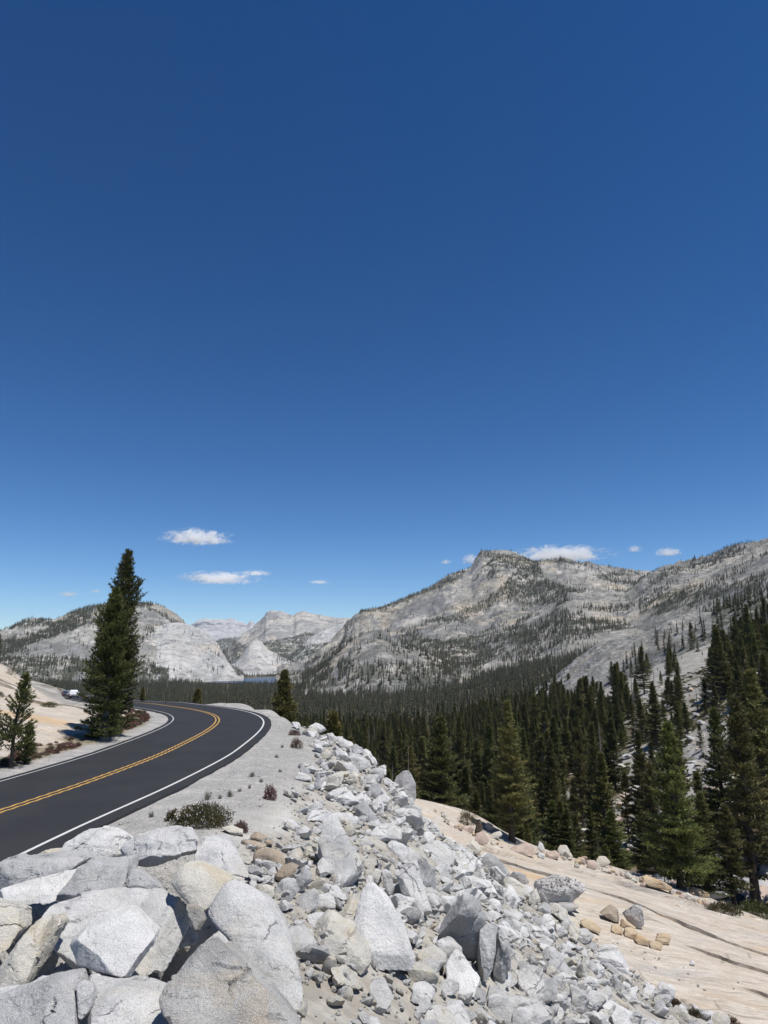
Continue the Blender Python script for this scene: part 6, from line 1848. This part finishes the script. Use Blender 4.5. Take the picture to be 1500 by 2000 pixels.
def car(label, loc, rz, paint_col, suv):
    e = bpy.data.objects.new('parked_car', None)
    COL.objects.link(e)
    e.location = loc
    e.rotation_euler = (0, 0, rz)
    e['label'] = label
    e['category'] = 'car'
    pm = simple('car_paint_%s' % ('white' if suv else 'dark'), paint_col, 0.3, 0.5)
    hgt = 0.62 if suv else 0.52
    # rear of the car faces -Y
    body = part('body', [box_bm(1.84, 4.5, 0.72, 0, 0, 0.66, 0.14), box_bm(1.76, 1.2, 0.2, 0, 1.55, 0.98, 0.08)], pm, e)
    part('cabin', [box_bm(1.66, 2.9 if suv else 2.4, hgt, 0, -0.55 if suv else -0.3, 1.0 + hgt / 2, 0.12, (0.82, 0.8, -0.05))], pm, e)
    part('rear_window', [box_bm(1.28, 0.06, hgt * 0.62, 0, -1.80 if suv else -1.33, 1.04 + hgt / 2, 0.02, (0.86, 1.0, 0.16))], M_GLASS, e)
    for sx in (-1, 1):
        part('side_window', [box_bm(0.05, 1.9 if suv else 1.6, hgt * 0.55, sx * 0.755, -0.5 if suv else -0.3, 1.05 + hgt / 2, 0.02, (0.94, 0.85, 0))], M_GLASS, e)
        part('tail_lamp', [box_bm(0.22, 0.06, 0.26, sx * 0.78, -2.23, 0.86, 0.02)], M_TAIL, e)
        part('mirror', [box_bm(0.2, 0.1, 0.14, sx * 0.98, 0.7, 1.12, 0.03)], pm, e)
        for sy in (-1.35, 1.4):
            w = bpy.data.objects.new('wheel', None)
            tv, tf = tube([(-0.11, 0, 0), (-0.10, 0, 0), (0.10, 0, 0), (0.11, 0, 0)], [0.22, 0.34, 0.34, 0.22], 18)
            wo = link('wheel', mesh_np('wheel', tv, tf, True), M_TYRE, e)
            wo.location = (sx * 0.84, sy, 0.34)
            rv, rf = tube([(-0.12, 0, 0), (-0.118, 0, 0), (0.118, 0, 0), (0.12, 0, 0)], [0.02, 0.2, 0.2, 0.02], 12)
            link('rim', mesh_np('rim', rv, rf, True), M_RIM, wo)
            bpy.data.objects.remove(w)
    part('bumper', [box_bm(1.78, 0.16, 0.24, 0, -2.24, 0.5, 0.05)], M_TRIM, e)
    part('number_plate', [box_bm(0.34, 0.03, 0.16, 0, -2.27, 0.80, 0.01)], M_PLATE, e)
    return e
def layz(y):
    return lerp(-3.05, -3.75, (y - 137) / 19) + 0.006
car('white estate car parked beyond the left slab, seen from behind', (-64.4, 146.5, layz(146.5)), 0.42, (0.72, 0.72, 0.72), True)
car('dark blue car parked just left of the white car, half hidden by the slab', (-67.2, 149.5, layz(149.5)), 0.50, (0.03, 0.04, 0.07), False)

# ------------------------------------------------------------------ clouds and air
def cloud_material():
    m = bpy.data.materials.new('cloud_vapour')
    m.use_nodes = True
    t = m.node_tree
    t.nodes.remove(t.nodes['Principled BSDF'])
    x = NT.__new__(NT)
    x.m, x.t = m, t
    co = x.n('TexCoord').outputs['Object']
    rnd = x.n('ObjectInfo').outputs['Random']
    ln = x.n('VectorMath', {0: co}, operation='LENGTH').outputs['Value']
    off = x.n('VectorMath', {0: x.n('Mapping', {'Vector': co, 'Scale': (2.6, 1.6, 1.0)}).outputs[0], 1: x.n('CombineXYZ', {0: x.math('MULTIPLY', rnd, 60.0), 1: x.math('MULTIPLY', rnd, 23.0)}).outputs[0]}, operation='ADD').outputs[0]
    nz = x.noise(off, 1.9, 9, 0.72, 0.9)
    zc = x.n('SeparateXYZ', {0: co}).outputs[2]
    f = x.math('SUBTRACT', 1.0, ln)
    d = x.math('ADD', f, x.math('MULTIPLY', x.math('SUBTRACT', nz, 0.55), 4.4))
    d = x.math('SUBTRACT', d, x.map(zc, -0.25, -0.75, 0.0, 0.6))
    d = x.math('MULTIPLY', x.map(d, 0.16, 1.0), x.map(f, 0.0, 0.35))
    dens = x.math('MULTIPLY', d, 0.022)
    pv = t.nodes.new('ShaderNodeVolumePrincipled')
    pv.inputs['Color'].default_value = (1, 1, 1, 1)
    pv.inputs['Anisotropy'].default_value = 0.2
    t.links.new(dens, pv.inputs['Density'])
    t.links.new(pv.outputs[0], t.nodes['Material Output'].inputs['Volume'])
    return m
M_CLOUD = cloud_material()
CV, CF = ico(3)
CD = 12500.0
for (u, v, w, h, lab) in [(384, 1051, 150, 40, 'small white puffy cloud above the left mountain, highest on the left'), (428, 1130, 165, 30, 'long flat white cloud below the highest left cloud'), (500, 1120, 66, 16, 'thin wisp at the upper right of the long flat cloud'),
                          (921, 1094, 44, 30, 'small white cloud touching the left side of the sharp peak'), (1098, 1084, 215, 36, 'long bright cloud resting right behind the sharp peak'), (1240, 1073, 34, 20, 'tiny cloud right of the long bright cloud'), (1306, 1079, 60, 22, 'small wispy cloud above the right ridge'),
                          (133, 1161, 44, 15, 'faint wisp low over the left mountain'), (188, 1155, 26, 12, 'faint wisp just left of the tall roadside pine'), (625, 1137, 50, 10, 'very faint streak of cloud in the middle'), (871, 1098, 28, 14, 'tiny puff left of the small cloud at the peak')]:
    c = gy(u, v, CD)
    k = CD / F
    o = link('cloud', mesh_np('cloud', CV, CF, True), M_CLOUD, None, label=lab, category='cloud', group='fair-weather clouds')
    o.location = c
    o.scale = (w * k * 0.58, w * k * 0.42, h * k * 0.56)

HB = bmesh.new()
bmesh.ops.create_cube(HB, size=1.0)
hm_ = bpy.data.meshes.new('haze')
HB.to_mesh(hm_)
HB.free()
hz = bpy.data.materials.new('haze_air')
hz.use_nodes = True
hz.node_tree.nodes.remove(hz.node_tree.nodes['Principled BSDF'])
hv = hz.node_tree.nodes.new('ShaderNodeVolumePrincipled')
hv.inputs['Color'].default_value = (0.80, 0.90, 1.0, 1)
hv.inputs['Density'].default_value = 2.0e-5
hz.node_tree.links.new(hv.outputs[0], hz.node_tree.nodes['Material Output'].inputs['Volume'])
haze = link('haze', hm_, hz, None, kind='stuff', label='thin blue air over the whole valley', category='haze')
haze.scale = (32000, 18500, 1300)
haze.location = (0, 9000, -150 + 650 - 0)

# boulders strewn over the wooded hillside
HBLOCK = []
for k, me in enumerate(BLOCK):
    c_ = me.copy()
    c_.materials.clear()
    c_.materials.append([G_CREAM, G_GREY, G_PINK, G_GREY, G_CREAM, G_DARK, G_GREY, G_PINK][k])
    HBLOCK.append(c_)
n = 5200
Y = np.exp(rng.uniform(math.log(72), math.log(330), n))
X = Y * rng.uniform(0.05, 0.62, n)
u = 750 + F * X / Y
pl = fbm2(X, Y, 26, 5, 31, 0.6) + (lerp(-0.55, 0.3, sstep(930, 1250, u)) - 0.4 * sstep(1350, 1440, u))
_, _, wf, wg, wd, sR, sL, _, _ = zones(X, Y)
keep = (pl > -0.1) & (sR < 0.3) & (wf < 0.1)
X, Y = X[keep], Y[keep]
m_ = len(X)
sc_ = np.minimum(0.22 * (1 - rng.random(m_)) ** (-1 / 1.6), 2.4)
scatter('hillside_boulders', np.stack([X, Y, zfun(X, Y) + sc_ * 0.2], 1), np.stack([sc_ * rng.uniform(0.9, 1.7, m_), sc_, sc_ * rng.uniform(0.6, 1.0, m_)], 1), rng.uniform(0, 6.28, m_), rng.integers(0, 8, m_), HBLOCK, tilt=rng.uniform(-0.3, 0.3, (m_, 2)), label='pale boulders strewn between the trees of the right-hand hillside', category='boulders')
